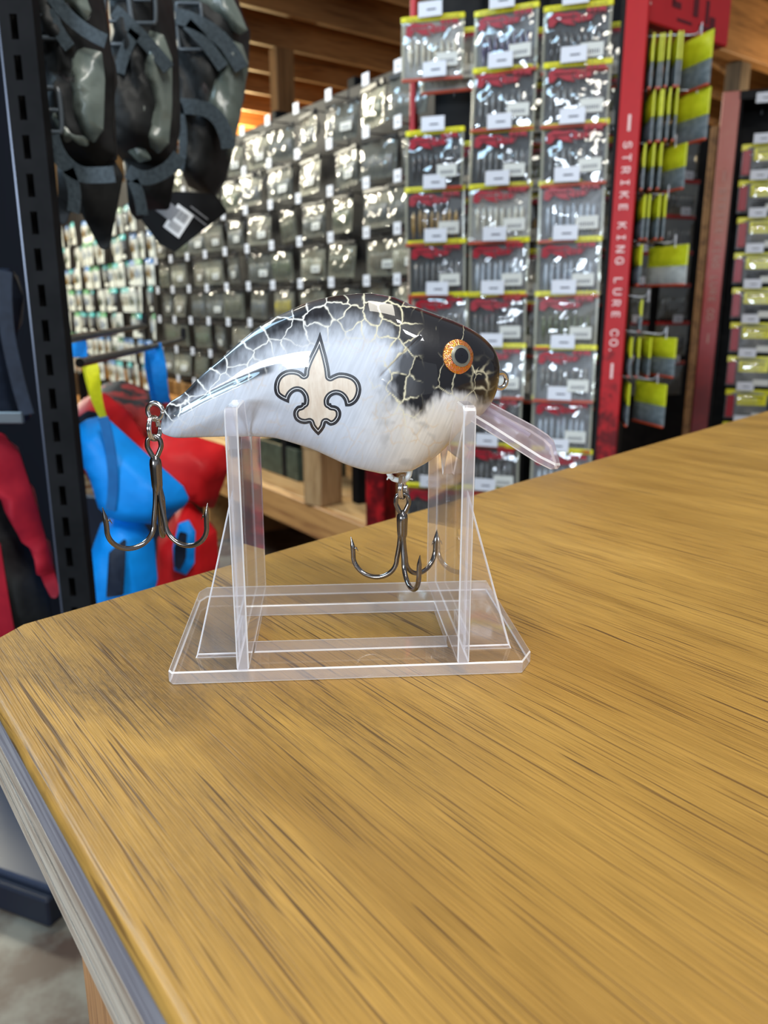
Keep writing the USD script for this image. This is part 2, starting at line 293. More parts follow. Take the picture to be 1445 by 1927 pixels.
def plate(poly, h, T, bev=.00035):
    """extruded plate with its arrises eased: three stacked rings"""
    b = MB(); P = sg.polygon.orient(poly); inner = P.buffer(-bev, join_style=2)
    def ring(c, sh, n=None): return np.array(c.coords)[:-1]
    v, f, n, rows = [], [], 0, []
    for out, inn in [(P.exterior, inner.exterior)] + list(zip(P.interiors, sorted(inner.interiors, key=lambda r: 0))):
        o, i = np.array(out.coords)[:-1], np.array(inn.coords)[:-1]
        if len(o) != len(i): i = o
        else:
            k = np.argmin(np.linalg.norm(i - o[0], axis=1)); i = np.roll(i, -k, 0)
            if np.linalg.norm(i[1] - o[1]) > 5 * bev: i = np.roll(i[::-1], 1, 0)
        m = len(o); R = [np.c_[i, np.zeros(m)], np.c_[o, np.full(m, bev)], np.c_[o, np.full(m, h - bev)], np.c_[i, np.full(m, h)]]
        v.append(np.vstack(R)); f.append(grid_faces(4, m, True) + n); rows += [0] * m + [1] * m + [2] * m; n += 4 * m
    cap = sg.Polygon(v[0][:len(v[0]) // 4, :2], [w[:len(w) // 4, :2] for w in v[1:]])
    cv, cf = trimesh.creation.triangulate_polygon(cap, engine='earcut'); cf = np.asarray(cf)
    V, F = np.vstack(v), np.vstack(f); F = np.vstack([F[:, [0, 1, 2]], F[:, [0, 2, 3]]])
    nn = len(V); V = np.vstack([V, np.c_[cv, np.zeros(len(cv))], np.c_[cv, np.full(len(cv), h)]])
    F = np.vstack([F, cf[:, ::-1] + nn, cf + nn + len(cv)])
    m = trimesh.Trimesh(V, F, process=False); m.apply_transform(T)
    nr = len(F) - 2 * len(cf); r = np.array(rows); r = np.r_[r, r]
    return [m.submesh([q], append=True, repair=False) for q in (np.arange(nr, len(F)), np.flatnonzero(r == 1), np.flatnonzero(r != 1))]
def acr(name, mm, parent, mats=None, label=None):
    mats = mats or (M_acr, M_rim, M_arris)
    p = part(name, mm[0], mats[0], parent, label=label); part('polished_edge', mm[1], mats[1], p, label='polished edge'); part('arris', mm[2], mats[2], p, label='eased corner with painted highlight'); return p
hw, hd = SW / 2, SD / 2
cf_ = .004
base_poly = sg.Polygon([(-hw + .001, -hd), (hw - .0035, -hd), (hw, -hd + .006), (hw - .0005, hd), (-hw + .001, hd), (-hw - .0008, hd - .004), (-hw, -hd + .0015)])
XU = (loc(at_z(457, 1262, TABZ + ST))[0], loc(at_z(874, 1254, TABZ + ST))[0])      # the two uprights
0 and print('stand', SC, math.degrees(PHI), SW, 'uprights', XU)
hole = sg.Polygon([(XU[0] + .0015, -hd + .0175), (XU[1] - .0015, -hd + .0175), (XU[1] - .0015, hd - .0175), (XU[0] + .0015, hd - .0175)])
acr('base_plate', plate(base_poly.difference(hole), ST, np.eye(4)), stand)
UT = .0030

# ================================================================== the lure
top_px = [(303, 797), (308, 776), (315, 762), (345, 740), (381, 704), (423, 668), (456, 639), (500, 606), (545, 584), (589, 566), (636, 556), (690, 551.6), (736, 557.6), (774, 574), (814, 589), (855, 604), (887, 620), (916, 642), (932, 664), (938, 688), (939, 700)]
bot_px = [(303, 797), (304, 808), (309, 817), (340, 823), (387, 822), (456, 820), (511, 822), (553, 832), (594, 845.5), (622, 858), (650, 870.5), (677, 879), (700, 884), (721, 887.6), (765, 883), (785, 874), (814, 856), (838, 835), (855, 815), (880, 795), (905, 778), (922, 757), (934, 728), (938, 708), (939, 700)]
tp = np.array([on_mid(*p) for p in top_px]); bp = np.array([on_mid(*p) for p in bot_px])
x0, x1 = min(tp[0, 0], bp[0, 0]), max(tp[-1, 0], bp[-1, 0]) + 1e-5
for q in (tp, bp): q[0, 0], q[-1, 0] = x0, x1
def curve(q):
    q = q[np.argsort(q[:, 0])]; keep = np.r_[True, np.diff(q[:, 0]) > 1e-6]; return PchipInterpolator(q[keep, 0], q[keep, 2])
zt, zb = curve(tp), curve(bp)
ws = np.array([0, .02, .06, .15, .3, .45, .6, .74, .84, .91, .96, .99, 1.0]); wv = np.array([.0008, .0018, .0027, .0045, .0078, .0110, .0137, .0148, .0136, .0112, .0080, .0042, .0006]) * 1.02
wx = PchipInterpolator(x0 + ws * (x1 - x0), wv)
NS, NA = 640, 420
s_ = (1 - np.cos(np.linspace(0, np.pi, NS))) / 2; s_ = .55 * s_ + .45 * np.linspace(0, 1, NS)
xs = x0 + (x1 - x0) * (s_ * .9996 + .0002)
ang = np.linspace(0, 2 * np.pi, NA, endpoint=False)
cs, sn = np.cos(ang), np.sin(ang)
ZT, ZB, WX = zt(xs), zb(xs), wx(xs)
ee = np.interp(s_, [0, .15, .4, .8, 1], [.95, .78, .62, .66, .9])[:, None]
Y = -WX[:, None] * np.sign(cs) * np.abs(cs)[None, :] ** ee
Z = ((ZT + ZB) / 2)[:, None] + ((ZT - ZB) / 2)[:, None] * np.sign(sn) * np.abs(sn)[None, :] ** .97
BV = np.stack([np.broadcast_to(xs[:, None], Y.shape), Y, Z], -1)
def near_px(v): w = v.copy(); w[..., 1] = -np.abs(w[..., 1]); return project(wld(w))
UV = near_px(BV)
# the tail's raised shoulder on either flank: a ledge that faces upward
def sstep(a, b, x): t = np.clip((x - a) / (b - a), 0, 1); return t * t * (3 - 2 * t)
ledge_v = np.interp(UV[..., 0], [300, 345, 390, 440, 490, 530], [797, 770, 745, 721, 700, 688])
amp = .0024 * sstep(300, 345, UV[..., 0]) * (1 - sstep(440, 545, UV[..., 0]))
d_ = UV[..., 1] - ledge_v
push = amp * (sstep(-7, 9, d_)) * (1 - sstep(40, 90, d_))
BV[..., 1] += -np.sign(cs)[None, :] * push * np.abs(cs)[None, :] ** .5
# the gill plate's fine step
gl = np.array([(788, 637), (718, 707)]); gd = (gl[1] - gl[0]) / np.linalg.norm(gl[1] - gl[0]); gn = np.array([-gd[1], gd[0]])
q = UV - gl[0]; along, dist = q @ gd, q @ gn
BV[..., 1] += np.sign(cs)[None, :] * .00035 * np.exp(-(dist / 2.2) ** 2) * sstep(-8, 6, along) * (1 - sstep(95, 110, along))
gl2 = np.array([(720, 712), (786, 783)]); gd2 = (gl2[1] - gl2[0]) / np.linalg.norm(gl2[1] - gl2[0]); gn2 = np.array([-gd2[1], gd2[0]])
q2 = UV - gl2[0]; along2, dist2 = q2 @ gd2, q2 @ gn2
BV[..., 1] += -np.sign(cs)[None, :] * .0003 * np.exp(-(dist2 / 3) ** 2) * sstep(-4, 10, along2) * (1 - sstep(80, 100, along2))
UV = near_px(BV)

# paint: black crackled back fading to a white belly (a pattern of the paint itself, but for the tail band)
def seg_noise(p, sx, sy, seed, oct=3): return meshkit.fbm(np.stack([p[..., 0] * sx, p[..., 1] * sy, np.zeros(p.shape[:-1])], -1), oct, seed)
dark_poly = sg.Polygon([(280, 740), (292, 803), (318, 784), (365, 748), (400, 720), (430, 696), (470, 672), (505, 652), (545, 640), (600, 622), (640, 612), (690, 606), (730, 628), (757, 654), (745, 682), (722, 712), (735, 737), (760, 765), (783, 785), (797, 770), (812, 748), (840, 735), (880, 744), (920, 765), (960, 745), (960, 500), (280, 500)])
flat = UV.reshape(-1, 2)
ed = np.array(dark_poly.exterior.coords); dens = np.vstack([np.linspace(a, b, 60) for a, b in zip(ed[:-1], ed[1:])])
dd, _ = cKDTree(dens).query(flat)
import shapely
inside = shapely.contains_xy(dark_poly, flat[:, 0], flat[:, 1])
sd = np.where(inside, dd, -dd).reshape(UV.shape[:2])
fuzz = (seg_noise(UV, 1 / 6, 1 / 24, 3) - .5) * 15 + (seg_noise(UV, 1 / 22, 1 / 22, 5) - .5) * 22
soft = np.interp(UV[..., 0], [300, 420, 560, 700, 760, 900], [13, 28, 38, 42, 13, 15])
darkm = sstep(-1, 1, (sd + fuzz) / soft)
warp = UV + np.stack([(seg_noise(UV, 1 / 17, 1 / 17, 11) - .5) * 14, (seg_noise(UV, 1 / 17, 1 / 17, 13) - .5) * 14], -1)
def crackle(p, cell, seed, ax=1.0, ay=1.0):
    r = np.random.default_rng(seed); g = np.stack(np.meshgrid(np.arange(200, 1000, cell / ax), np.arange(480, 920, cell / ay), indexing='ij'), -1).reshape(-1, 2)
    g = g + (r.random(g.shape) - .5) * np.array([cell / ax, cell / ay]) * .95
    k = np.array([ax, ay]); t = cKDTree(g * k); d, i = t.query(p.reshape(-1, 2) * k, 2)
    a, b = g[i[:, 0]] * k, g[i[:, 1]] * k; ab = b - a
    e = np.abs(((a + b) / 2 - p.reshape(-1, 2) * k) * ab).sum(1) if False else np.abs((((a + b) / 2 - p.reshape(-1, 2) * k) * ab).sum(1)) / np.linalg.norm(ab, axis=1)
    return e.reshape(p.shape[:2]), (i[:, 0]).reshape(p.shape[:2])
e1, id1 = crackle(warp, 36, 21, 1.0, 1.0)
e2, _ = crackle(warp, 50, 23, 1.25, .7)
e3, _ = crackle(warp, 26, 29)
head = sstep(770, 800, UV[..., 0])
wid = .8 + .95 * seg_noise(UV, 1 / 9, 1 / 9, 31)
l1 = np.exp(-(e1 / wid) ** 2); l2 = np.exp(-(e2 / (wid * .7)) ** 2) * sstep(.48, .62, seg_noise(UV, 1 / 40, 1 / 40, 37)); l3 = np.exp(-(e3 / 1.6) ** 2)
nose_l = np.exp(-(e3 / 2.4) ** 2) * np.exp(-(((UV[..., 0] - 905) / 16) ** 2 + ((UV[..., 1] - 715) / 24) ** 2)) * 1.3
line = l1 * (1 - head) + l2 * head * .85
near = sstep(-55, -10, sd) * (1 - .0 * head)
white = np.array([.55, .60, .69]); cream = np.array([.62, .575, .51]); tan = np.array([.60, .44, .27]); black = np.array([.010, .010, .013]); pale = np.array([.64, .60, .43]); palew = np.array([.68, .69, .68])
lower = sstep(640, 800, UV[..., 0])[..., None] * sstep(690, 800, UV[..., 1])[..., None]
basec = white * (1 - lower) + cream * lower
brush = seg_noise(np.stack([UV[..., 0] + UV[..., 1] * .45, UV[..., 1] - UV[..., 0] * .3], -1), 1 / 3.2, 1 / 45, 41)
basec = basec * (.87 + .22 * brush)[..., None] * (.9 + .2 * seg_noise(UV, 1 / 60, 1 / 60, 43))[..., None]
tanm = l3 * sstep(.46, .62, seg_noise(UV, 1 / 34, 1 / 34, 47)) * (.22 + .42 * lower[..., 0]) * (1 - sstep(-40, 0, sd))
basec = basec * (1 - tanm[..., None]) + tan * tanm[..., None]
band = np.exp(-(d_ / 8.5) ** 4) * sstep(303, 325, UV[..., 0]) * (1 - sstep(500, 528, UV[..., 0])); darkm = np.maximum(darkm, band * .93)  # dark strip painted under the ledge so its blue reflection stands out
cells = (.55 + .9 * np.random.default_rng(5).random(id1.max() + 1))[id1]
greyb = np.clip(sstep(.55, .72, seg_noise(UV, 1 / 38, 1 / 30, 53)) * lower[..., 0] * .55 * sstep(-150, -60, sd), 0, 1)
basec = basec * (1 - greyb[..., None]) + np.array([.22, .22, .23]) * greyb[..., None]
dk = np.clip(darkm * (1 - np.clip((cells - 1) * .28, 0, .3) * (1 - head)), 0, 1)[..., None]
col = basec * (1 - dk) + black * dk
lm = np.clip(line * near + nose_l * darkm, 0, 1) * np.clip(.35 + .65 * darkm + .3 * sstep(-40, 0, sd), 0, 1)
fade = seg_noise(UV, 1 / 30, 1 / 30, 59); lm = np.clip(lm * (.8 + .7 * fade) * (.8 + .2 * (1 - head)), 0, 1)[..., None]
lc = palew * (1 - sstep(560, 720, UV[..., 0])[..., None]) + pale * sstep(560, 720, UV[..., 0])[..., None]
col = np.clip(col * (1 - lm) + lc * lm, 0, 1)
M_body = usdkit.material(stage, L('lure_paint'), {'a': ('attribute', {'attribute': 'paint'}), 'g': ('texture_coordinate', {}), 'n': ('noise_texture', {'scale': 900.0, 'detail': 2.0}), 'b': ('bump', {'strength': .06, 'distance': .0003}),
    'p': ('principled_bsdf', {'roughness': .38, 'coat_weight': 1.0, 'coat_roughness': .025, 'coat_ior': 1.42, 'specular_ior_level': .15})},
    [('a.color', 'p.base_color'), ('g.object', 'n.vector'), ('n.fac', 'b.height'), ('b.normal', 'p.normal')], surface='p.BSDF')
lure = thing('fishing_lure', 'white and black crackle lure with orange eye and lily emblem resting in the stand', 'fishing lure', SC, (0, 0, math.degrees(PHI)))
BF = grid_faces(NS, NA, True); nb = NS * NA
bv = np.vstack([BV.reshape(-1, 3), BV[0].mean(0), BV[-1].mean(0)]); j = np.arange(NA); k = (j + 1) % NA
BF = np.vstack([BF[:, [0, 1, 2]], BF[:, [0, 2, 3]], np.stack([np.full(NA, nb), k, j], 1), np.stack([np.full(NA, nb + 1), nb - NA + j, nb - NA + k], 1)])
bm = trimesh.Trimesh(bv, BF, process=False)
if bm.volume < 0: bm = trimesh.Trimesh(bv, BF[:, ::-1], process=False)
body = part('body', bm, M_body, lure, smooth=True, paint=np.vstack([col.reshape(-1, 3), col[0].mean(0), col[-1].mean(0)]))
# look-ups from the photograph's sight lines to the near flank
nrm = np.array(bm.vertex_normals)[:nb].reshape(NS, NA, 3)
nm = (BV[..., 1] < 0); sub = np.zeros_like(nm); sub[::4, ::4] = True; sel = nm & sub
surf = LinearNDInterpolator(UV[sel], np.c_[BV[sel], nrm[sel]])
def on_body(uv, off=0.0):
    r = surf(np.atleast_2d(uv)); n = r[:, 3:] / np.linalg.norm(r[:, 3:], axis=1, keepdims=True); return r[:, :3] + n * off, n

# uprights, each notched just where the body rests in it
def notch_z(x):
    """height of the V's point for which its 41-degree sides touch the body's section at x"""
    i = np.argmin(np.abs(xs - x)); a = math.radians(42); P = BV[max(i - 10, 0):i + 11].reshape(-1, 3)
    return np.min(P[:, 2] - np.abs(P[:, 1]) / math.tan(a)), a
UH = loc(at_plane(432, 768, SC + ey * -hd, ey))[2]
for xu, nm_ in zip(XU, ('left', 'right')):
    zv, a = notch_z(xu); zv = min(zv - .0002, UH - .012); half = min((UH - zv) * math.tan(a), hd - .0065)
    0 and print('notch', nm_, zv, UH, half)
    fr = .0022
    P = sg.Polygon([(-hd, ST), (hd, ST), (hd, UH), (half, UH), (.0006, zv), (-.0006, zv), (-half, UH), (-hd, UH)])
    P = P.buffer(-.0018, join_style=2).buffer(.0018, quad_segs=4).intersection(sg.box(-1, ST, 1, 1))
    P = unary_union([P, sg.box(-hd, ST, hd, ST + .004)])
    P = sg.Polygon(P.exterior).simplify(.00005)
    acr('upright', plate(P, UT, frame4((xu - UT / 2, 0, 0), (0, 1, 0), (0, 0, 1), (1, 0, 0))), stand)
    # triangular gusset standing behind the base's front edge, outside the upright
    sx = -1 if nm_ == 'left' else 1
    yg = -hd + .0075; zt_ = loc(at_plane(427 if sx < 0 else 893, 925, SC + ey * yg, ey))[2]; xo = loc(at_z(364 if sx < 0 else 971, 1250 if sx < 0 else 1237, TABZ + ST))[0]
    xi = xu + sx * UT / 2
    G = sg.Polygon([(xi, ST), (xo, ST), (xo + -sx * .0004, ST + .001), (xi, zt_)])
    acr('gusset', plate(sg.polygon.orient(G), .0024, frame4((0, yg + .0024, 0), (1, 0, 0), (0, 0, 1), (0, -1, 0)), .0003), stand)
    acr('tab', plate(sg.box(-.0035, ST, .0035, ST + .0045), .0022, frame4((xi + (0 if sx > 0 else -.0022), hd * .1 - .012, 0), (0, 1, 0), (0, 0, 1), (1, 0, 0)), .0003), stand)

# emblem: three-petalled lily, black border, white line, black line, pale gold fill, printed on both flanks
half_l = [(1128, 340), (1110, 392), (1085, 450), (1055, 510), (1034, 560), (1022, 600), (1019, 628), (1000, 612), (970, 600), (930, 596), (885, 606), (845, 634), (822, 675), (815, 722), (824, 765), (850, 793), (885, 812), (917, 826), (921, 795), (938, 765), (965, 748), (992, 752), (1012, 775), (1019, 800), (1018, 822), (1003, 822), (998, 838), (972, 846), (950, 874), (946, 905), (958, 938), (988, 960), (1025, 968), (1056, 962), (1068, 992), (1090, 1020), (1116, 1046)]
half_r = [(1116, 1046), (1140, 1020), (1160, 990), (1168, 962), (1200, 979), (1238, 966), (1266, 930), (1272, 890), (1258, 858), (1232, 842), (1208, 838), (1204, 826), (1190, 826), (1190, 805), (1206, 782), (1236, 770), (1268, 780), (1290, 808), (1300, 848), (1338, 845), (1376, 820), (1400, 778), (1408, 726), (1394, 678), (1360, 642), (1310, 622), (1258, 618), (1220, 630), (1198, 642), (1194, 605), (1186, 560), (1172, 500), (1150, 420), (1128, 340)]
lily = np.array(half_l + half_r[1:-1], float)
def rounded(P, n=6):                                        # Catmull-Rom through the traced points, corners kept
    out = []; N = len(P)
    for i in range(N):
        p0, p1, p2, p3 = P[i - 1], P[i], P[(i + 1) % N], P[(i + 2) % N]
        def sharp(a, b, c): u, w = b - a, c - b; return np.dot(u, w) / (np.linalg.norm(u) * np.linalg.norm(w)) < .45
        m1 = (p2 - p0) / 2 if not sharp(p0, p1, p2) else (p2 - p1) * .8
        m2 = (p3 - p1) / 2 if not sharp(p1, p2, p3) else (p2 - p1) * .8
        for t in np.linspace(0, 1, n, endpoint=False):
            out.append((2 * t**3 - 3 * t**2 + 1) * p1 + (t**3 - 2 * t**2 + t) * m1 + (-2 * t**3 + 3 * t**2) * p2 + (t**3 - t**2) * m2)
    return np.array(out)
LP = sg.Polygon(rounded(lily)).buffer(0)
LP = affinity.affine_transform(LP, [.2768, 0, 0, .2768, 290, 530])
M_ink = mat('emblem_black', (.010, .010, .016), .35, coat_weight=1.0, coat_roughness=.03)
M_linew = mat('emblem_white', (.70, .72, .76), .4, coat_weight=1.0, coat_roughness=.03)
M_gold = mat_noise('emblem_gold', (.62, .52, .42), (.72, .64, .54), (900, 300, 200), .4, 3, coord='object', coat_weight=1.0, coat_roughness=.03)
def decal(poly, off, th=.00006):
    b = MB()
    for side in (1, -1):
        for g in getattr(poly, 'geoms', [poly]):
            if g.area < 2: continue
            g = g.segmentize(3.0)
            xx, yy = np.meshgrid(np.arange(g.bounds[0], g.bounds[2], 4.0), np.arange(g.bounds[1], g.bounds[3], 4.0)); pin = np.c_[xx.ravel(), yy.ravel()]
            pin = pin[shapely.contains_xy(g.buffer(-1.2), pin[:, 0], pin[:, 1])]
            P = np.vstack([np.array(g.exterior.coords)[:-1]] + [np.array(i.coords)[:-1] for i in g.interiors] + [pin])
            from scipy.spatial import Delaunay
            F = Delaunay(P).simplices; c = P[F].mean(1); F = F[shapely.contains_xy(g, c[:, 0], c[:, 1])]
            a = np.cross(P[F[:, 1]] - P[F[:, 0]], P[F[:, 2]] - P[F[:, 0]]); F = F[np.abs(a) > 1e-6]
            V, _ = on_body(P, off); V = V * np.array([1, side, 1]); n = np.cross(V[F[:, 1]] - V[F[:, 0]], V[F[:, 2]] - V[F[:, 0]])
            flip = n[:, 1] * side > 0; F[flip] = F[flip][:, ::-1]; b.add(V, F)
    return b.get()
part('emblem_border', decal(LP, .00006), M_ink, body, smooth=True, label='black border of the lily emblem')
part('emblem_line', decal(LP.buffer(-5.2).difference(LP.buffer(-6.5)), .00011), M_linew, body, smooth=True, label='white line inside the emblem border')
part('emblem_fill', decal(LP.buffer(-10.0), .00012), M_gold, body, smooth=True, label='pale gold fill of the lily emblem')

# eye: domed orange foil disc with a pale ring, black pupil, clear cover
M_foil = usdkit.material(stage, L('eye_foil'), {'g': ('texture_coordinate', {}), 'v': ('voronoi_texture', {'scale': 2600.0}), 'h': ('mix', {'mix_type': 'mix', 'fac': .12, 'color1': (.75, .21, .010)}), 'b': ('bump', {'strength': .5, 'distance': .0003}),
    'p': ('principled_bsdf', {'metallic': .75, 'roughness': .25, 'coat_weight': 1.0, 'coat_roughness': .02})}, [('g.object', 'v.vector'), ('v.color', 'h.color2'), ('h.color', 'p.base_color'), ('v.distance', 'b.height'), ('b.normal', 'p.normal')], surface='p.BSDF')
M_ring = mat('eye_ring', (.22, .22, .18), .3, .5, coat_weight=1.0)
M_pupil = mat('eye_pupil', (.006, .006, .010), .2, coat_weight=1.0, coat_roughness=.02)
def dome_disc(c, n, r0, r1, h0, h1, seg=40, rings=8):
    u = np.cross(n, [0, 0, 1.0]); u /= np.linalg.norm(u); w = np.cross(n, u)
    R = np.linspace(r0, r1, rings); H = h0 + (h1 - h0) * np.linspace(0, 1, rings) ** 2; g = np.linspace(0, 2 * np.pi, seg, endpoint=False)
    v = c + R[:, None, None] * (np.cos(g)[None, :, None] * u + np.sin(g)[None, :, None] * w) + H[:, None, None] * n
    b = MB().add(v.reshape(-1, 3), grid_faces(rings, seg, True)); return b
for side in (1, -1):
    c, n = on_body([(864, 671)]); c, n = c[0] * np.array([1, side, 1]), n[0] * np.array([1, side, 1]); n = n + np.array([.10, 0, -.05]); n /= np.linalg.norm(n)
    re = .0043
    eye = part('eye', dome_disc(c, n, .0001, re, .0011, -.0002).add(*(lambda m: (m.v[0], m.f[0]))(dome_disc(c, n, re, re + .00002, -.0002, -.0014, rings=3))), M_foil, lure, smooth=40, label='orange foil eye')
    part('ring', dome_disc(c, n, .0001, .0027, .00125, .00085), M_ring, eye, smooth=True)
    part('pupil', dome_disc(c, n, .0001, .00190, .00140, .00120), M_pupil, eye, smooth=True, label='black pupil')
M_rim = mat('eye_rim', (.42, .17, .02), .3, .5, coat_weight=1.0)

# the clear diving lip
M_lip = pane('clear_lip', (.90, .88, .94), .27, (.78, .74, .86), .06, 1.55)
la, lb_ = on_mid(846, 741), on_mid(1046, 857); d = (lb_ - la) / np.linalg.norm(lb_ - la); ln = np.linalg.norm(lb_ - la)
W0, W1 = .0075, .0105
lp = sg.Polygon([(-.004, -W0), (ln * .35, -W0 * 1.12), (ln * .8, -W1), (ln - .002, -W1 * .92), (ln, -W1 * .7), (ln, W1 * .7), (ln - .002, W1 * .92), (ln * .8, W1), (ln * .35, W0 * 1.12), (-.004, W0)])
roll = math.radians(17); wy = np.array([0, 1.0, 0]); n0 = np.cross(d, wy); n0 = n0 if n0[2] > 0 else -n0
wy, nl = wy * math.cos(roll) + n0 * math.sin(roll), n0 * math.cos(roll) - wy * math.sin(roll)
lipm = plate(lp, .0022, frame4(la - nl * .0011, d, np.cross(nl, d), nl), .0005)
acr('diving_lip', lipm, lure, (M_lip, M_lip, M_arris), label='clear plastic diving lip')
rib = MB().tube([la + nl * .0012 + d * t for t in np.linspace(.001, ln * .72, 12)], np.linspace(.0016, .0006, 12), 10)
part('lip_rib', rib, M_lip, lure)

# wire rings, hangers and the two treble hooks
M_chrome = mat('bright_wire', (.72, .70, .68), .12, 1.0)
M_hook = mat('black_nickel_hook', (.24, .225, .215), .16, 1.0)
M_glue = mat('white_plastic', (.78, .77, .74), .35, subsurface_weight=.3, subsurface_scale=.002)
def circle(c, r, u, w, n=40, turns=1.0, pitch=0): g = np.linspace(0, 2 * np.pi * turns, int(n * turns) + 1); c, u, w = map(np.asarray, (c, u, w)); ax = np.cross(u, w); return c + r * (np.cos(g)[:, None] * u + np.sin(g)[:, None] * w) + ax * (pitch * np.linspace(-.5, .5, len(g)))[:, None]
X_, Y_, Z_ = np.eye(3)
pxm = .206 / FPX                                            # metres to a pixel at the lure
tie = on_mid(941, 716)
part('line_tie', MB().tube(circle(tie, 15 * pxm, X_ * .9 + Y_ * .42, Z_), .00066, 12).tube([tie - X_ * .0035 + Z_ * .0012, tie - X_ * .0016 + Z_ * .0004], .0005, 8), M_chrome, lure, smooth=True, label='shiny wire line tie at the nose')
th = on_mid(292, 774)
part('tail_ring', MB().tube(circle(th, 15.5 * pxm, X_ * .96 - Y_ * .28, Z_), .00062, 12).tube([th + X_ * .0019 + Z_ * .0001, th + X_ * .0050 - Z_ * .0008], .0007, 8), M_chrome, lure, smooth=True, label='shiny tail ring')
bh = on_mid(752, 889)
hang = MB().tube(smooth_path([bh + X_ * dx * pxm + Z_ * dz * pxm for dx, dz in ((-24, 10), (-19, -6), (-9, -14), (3, -16), (12, -14), (19, -4), (21, 12))], 24), .00075, 10)
hang.tube(smooth_path([bh + X_ * dx * pxm + Z_ * dz * pxm + Y_ * -.0004 for dx, dz in ((-13, -11), (-22, -9), (-25, -14))], 8), np.linspace(.0006, .0002, 8), 8)
hang.tube(smooth_path([bh + X_ * dx * pxm + Z_ * dz * pxm for dx, dz in ((10, -14), (20, -13), (26, -15))], 8), np.linspace(.0005, .0002, 8), 8)
part('belly_hanger', hang, M_glue, lure, smooth=True, label='white plastic hook hanger under the belly')
def split_ring(c, r, lean):
    u = np.array([math.sin(lean), math.cos(lean), 0]); return MB().tube(circle(c, r, u, Z_, 44, 2.0, .0010), .00042, 10)
part('split_ring', split_ring(on_mid(290, 806), 22 * pxm, .25), M_chrome, lure, smooth=True)
part('split_ring', split_ring(on_mid(757, 917), 22 * pxm, .30), M_chrome, lure, smooth=True)
def treble(eye, length, gape, rise, az, tilt=(0, 0), r=.00068):
    """eye: local centre of the hook's eye; three bends at the azimuths az; bottom `length` below the eye"""
    b = MB(); e = np.array(eye, float); dn = np.array([tilt[0], tilt[1], -1.0]); dn /= np.linalg.norm(dn)
    b.tube(smooth_path([e + X_ * a * pxm - Z_ * z * pxm for a, z in ((-2, 27), (-8, 16), (-13, 2), (-11, -9), (0, -15), (11, -9), (13, 2), (8, 16), (2, 27))], 40), .00066, 10)
    s0 = e + dn * .0030; s1 = e + dn * length * .50
    b.tube([s0 + (s1 - s0) * t for t in np.linspace(0, 1, 10)], np.interp(np.linspace(0, 1, 10), [0, .14, .8, 1], [.00085, .00160, .00140, .00085]), 14)
    for a in az:
        o = np.array([math.cos(math.radians(a)), math.sin(math.radians(a)), 0]); R = gape / 2; P = []; bz = length - R * .92
        for t in np.linspace(.12, bz / length, 14): P.append(e + dn * length * t + o * (.0006 + .0016 * sstep(.45, 1.0, t) ))
        st = P[-1]; c0 = st + o * R
        for g in np.linspace(0, math.pi * .98, 26)[1:]: P.append(c0 - o * R * math.cos(g) + dn * R * .92 * math.sin(g))
        q0 = P[-1]; upn = -dn - o * .02 + o * .0
        for t in np.linspace(0, 1, 10)[1:]: P.append(q0 + upn * rise * t + o * .0008 * t * t)
        P = np.array(P); n = len(P); rad = np.full(n, r); rad[-5:] = np.linspace(r * .95, r * .12, 5); rad[:3] = r * .8
        b.tube(P, rad, 12)
        k = P[-6]; b.tube([k - upn * .0004, k + upn * .0002 - o * .0010, k + upn * -.0009 - o * .0016], [r * .55, r * .4, r * .08], 8)
    return b
part('treble_hook', treble(on_mid(290, 836), 196 * pxm, .0125, .0068, (213, 338, 97)), M_hook, lure, smooth=True, label='dark treble hook hanging at the tail')
part('treble_hook', treble(on_mid(757, 943), 163 * pxm, .0125, .0060, (163, 41, 283)), M_hook, lure, smooth=True, label='dark treble hook hanging under the belly')
# ================================================================== the shop itself
ROOM = 37.5                                               # the building stands at this angle to the view
E1 = np.array([math.cos(math.radians(ROOM)), math.sin(math.radians(ROOM)), 0]); E2 = np.array([-E1[1], E1[0], 0])
RE = np.stack([E1, E2, [0, 0, 1.0]], 1)
def rm(a, b, z): return E1 * a + E2 * b + np.array([0, 0, z])
M_floor = mat_noise('stained_concrete', (.070, .038, .024), (.19, .175, .14), (7, 7, 7), .42, 7, .1, lo=.42, hi=.60)
M_deck = mat_wood('ceiling_deck_wood', (.62, .30, .085), (.50, .22, .055), (.30, .12, .03), ROOM + 90, 14, 1.2, .55)
M_joist = mat_wood('joist_wood', (.31, .155, .055), (.23, .11, .036), (.13, .058, .020), ROOM, 22, 1.4, .6)
M_wall = mat_wood('wall_wood', (.12, .085, .055), (.09, .062, .040), (.05, .034, .022), 0, 10, 1.5, .6, axis='up')
M_lightwood = mat_wood('platform_wood', (.58, .37, .17), (.50, .30, .13), (.36, .19, .07), ROOM + 88, 18, 1.5, .5)
M_frontwood = mat_wood('front_board_wood', (.50, .26, .09), (.42, .21, .07), (.28, .12, .04), ROOM + 88, 30, 1.6, .5)
part('floor', MB().box(rm(2.5, 4, -.05), (16, 15, .1), RE), M_floor, kind='structure')
M_post = mat_wood('post_wood', (.20, .11, .045), (.15, .08, .03), (.09, .045, .018), 0, 22, 1.4, .6, axis='up')
zj, ZP = 2.60, .40
cA = at_z(600, 45, zj) @ E2
ceil = tag(UsdGeom.Xform.Define(stage, '/World/ceiling').GetPrim(), kind='structure')
for i in range(64):
    a = -4.6 + .2 * i
    part('plank', MB().box(rm(a, 5.4, 2.895 + rng.uniform(-.002, .002)), (.194, 8.6, .022), RE, .003), M_deck, ceil)
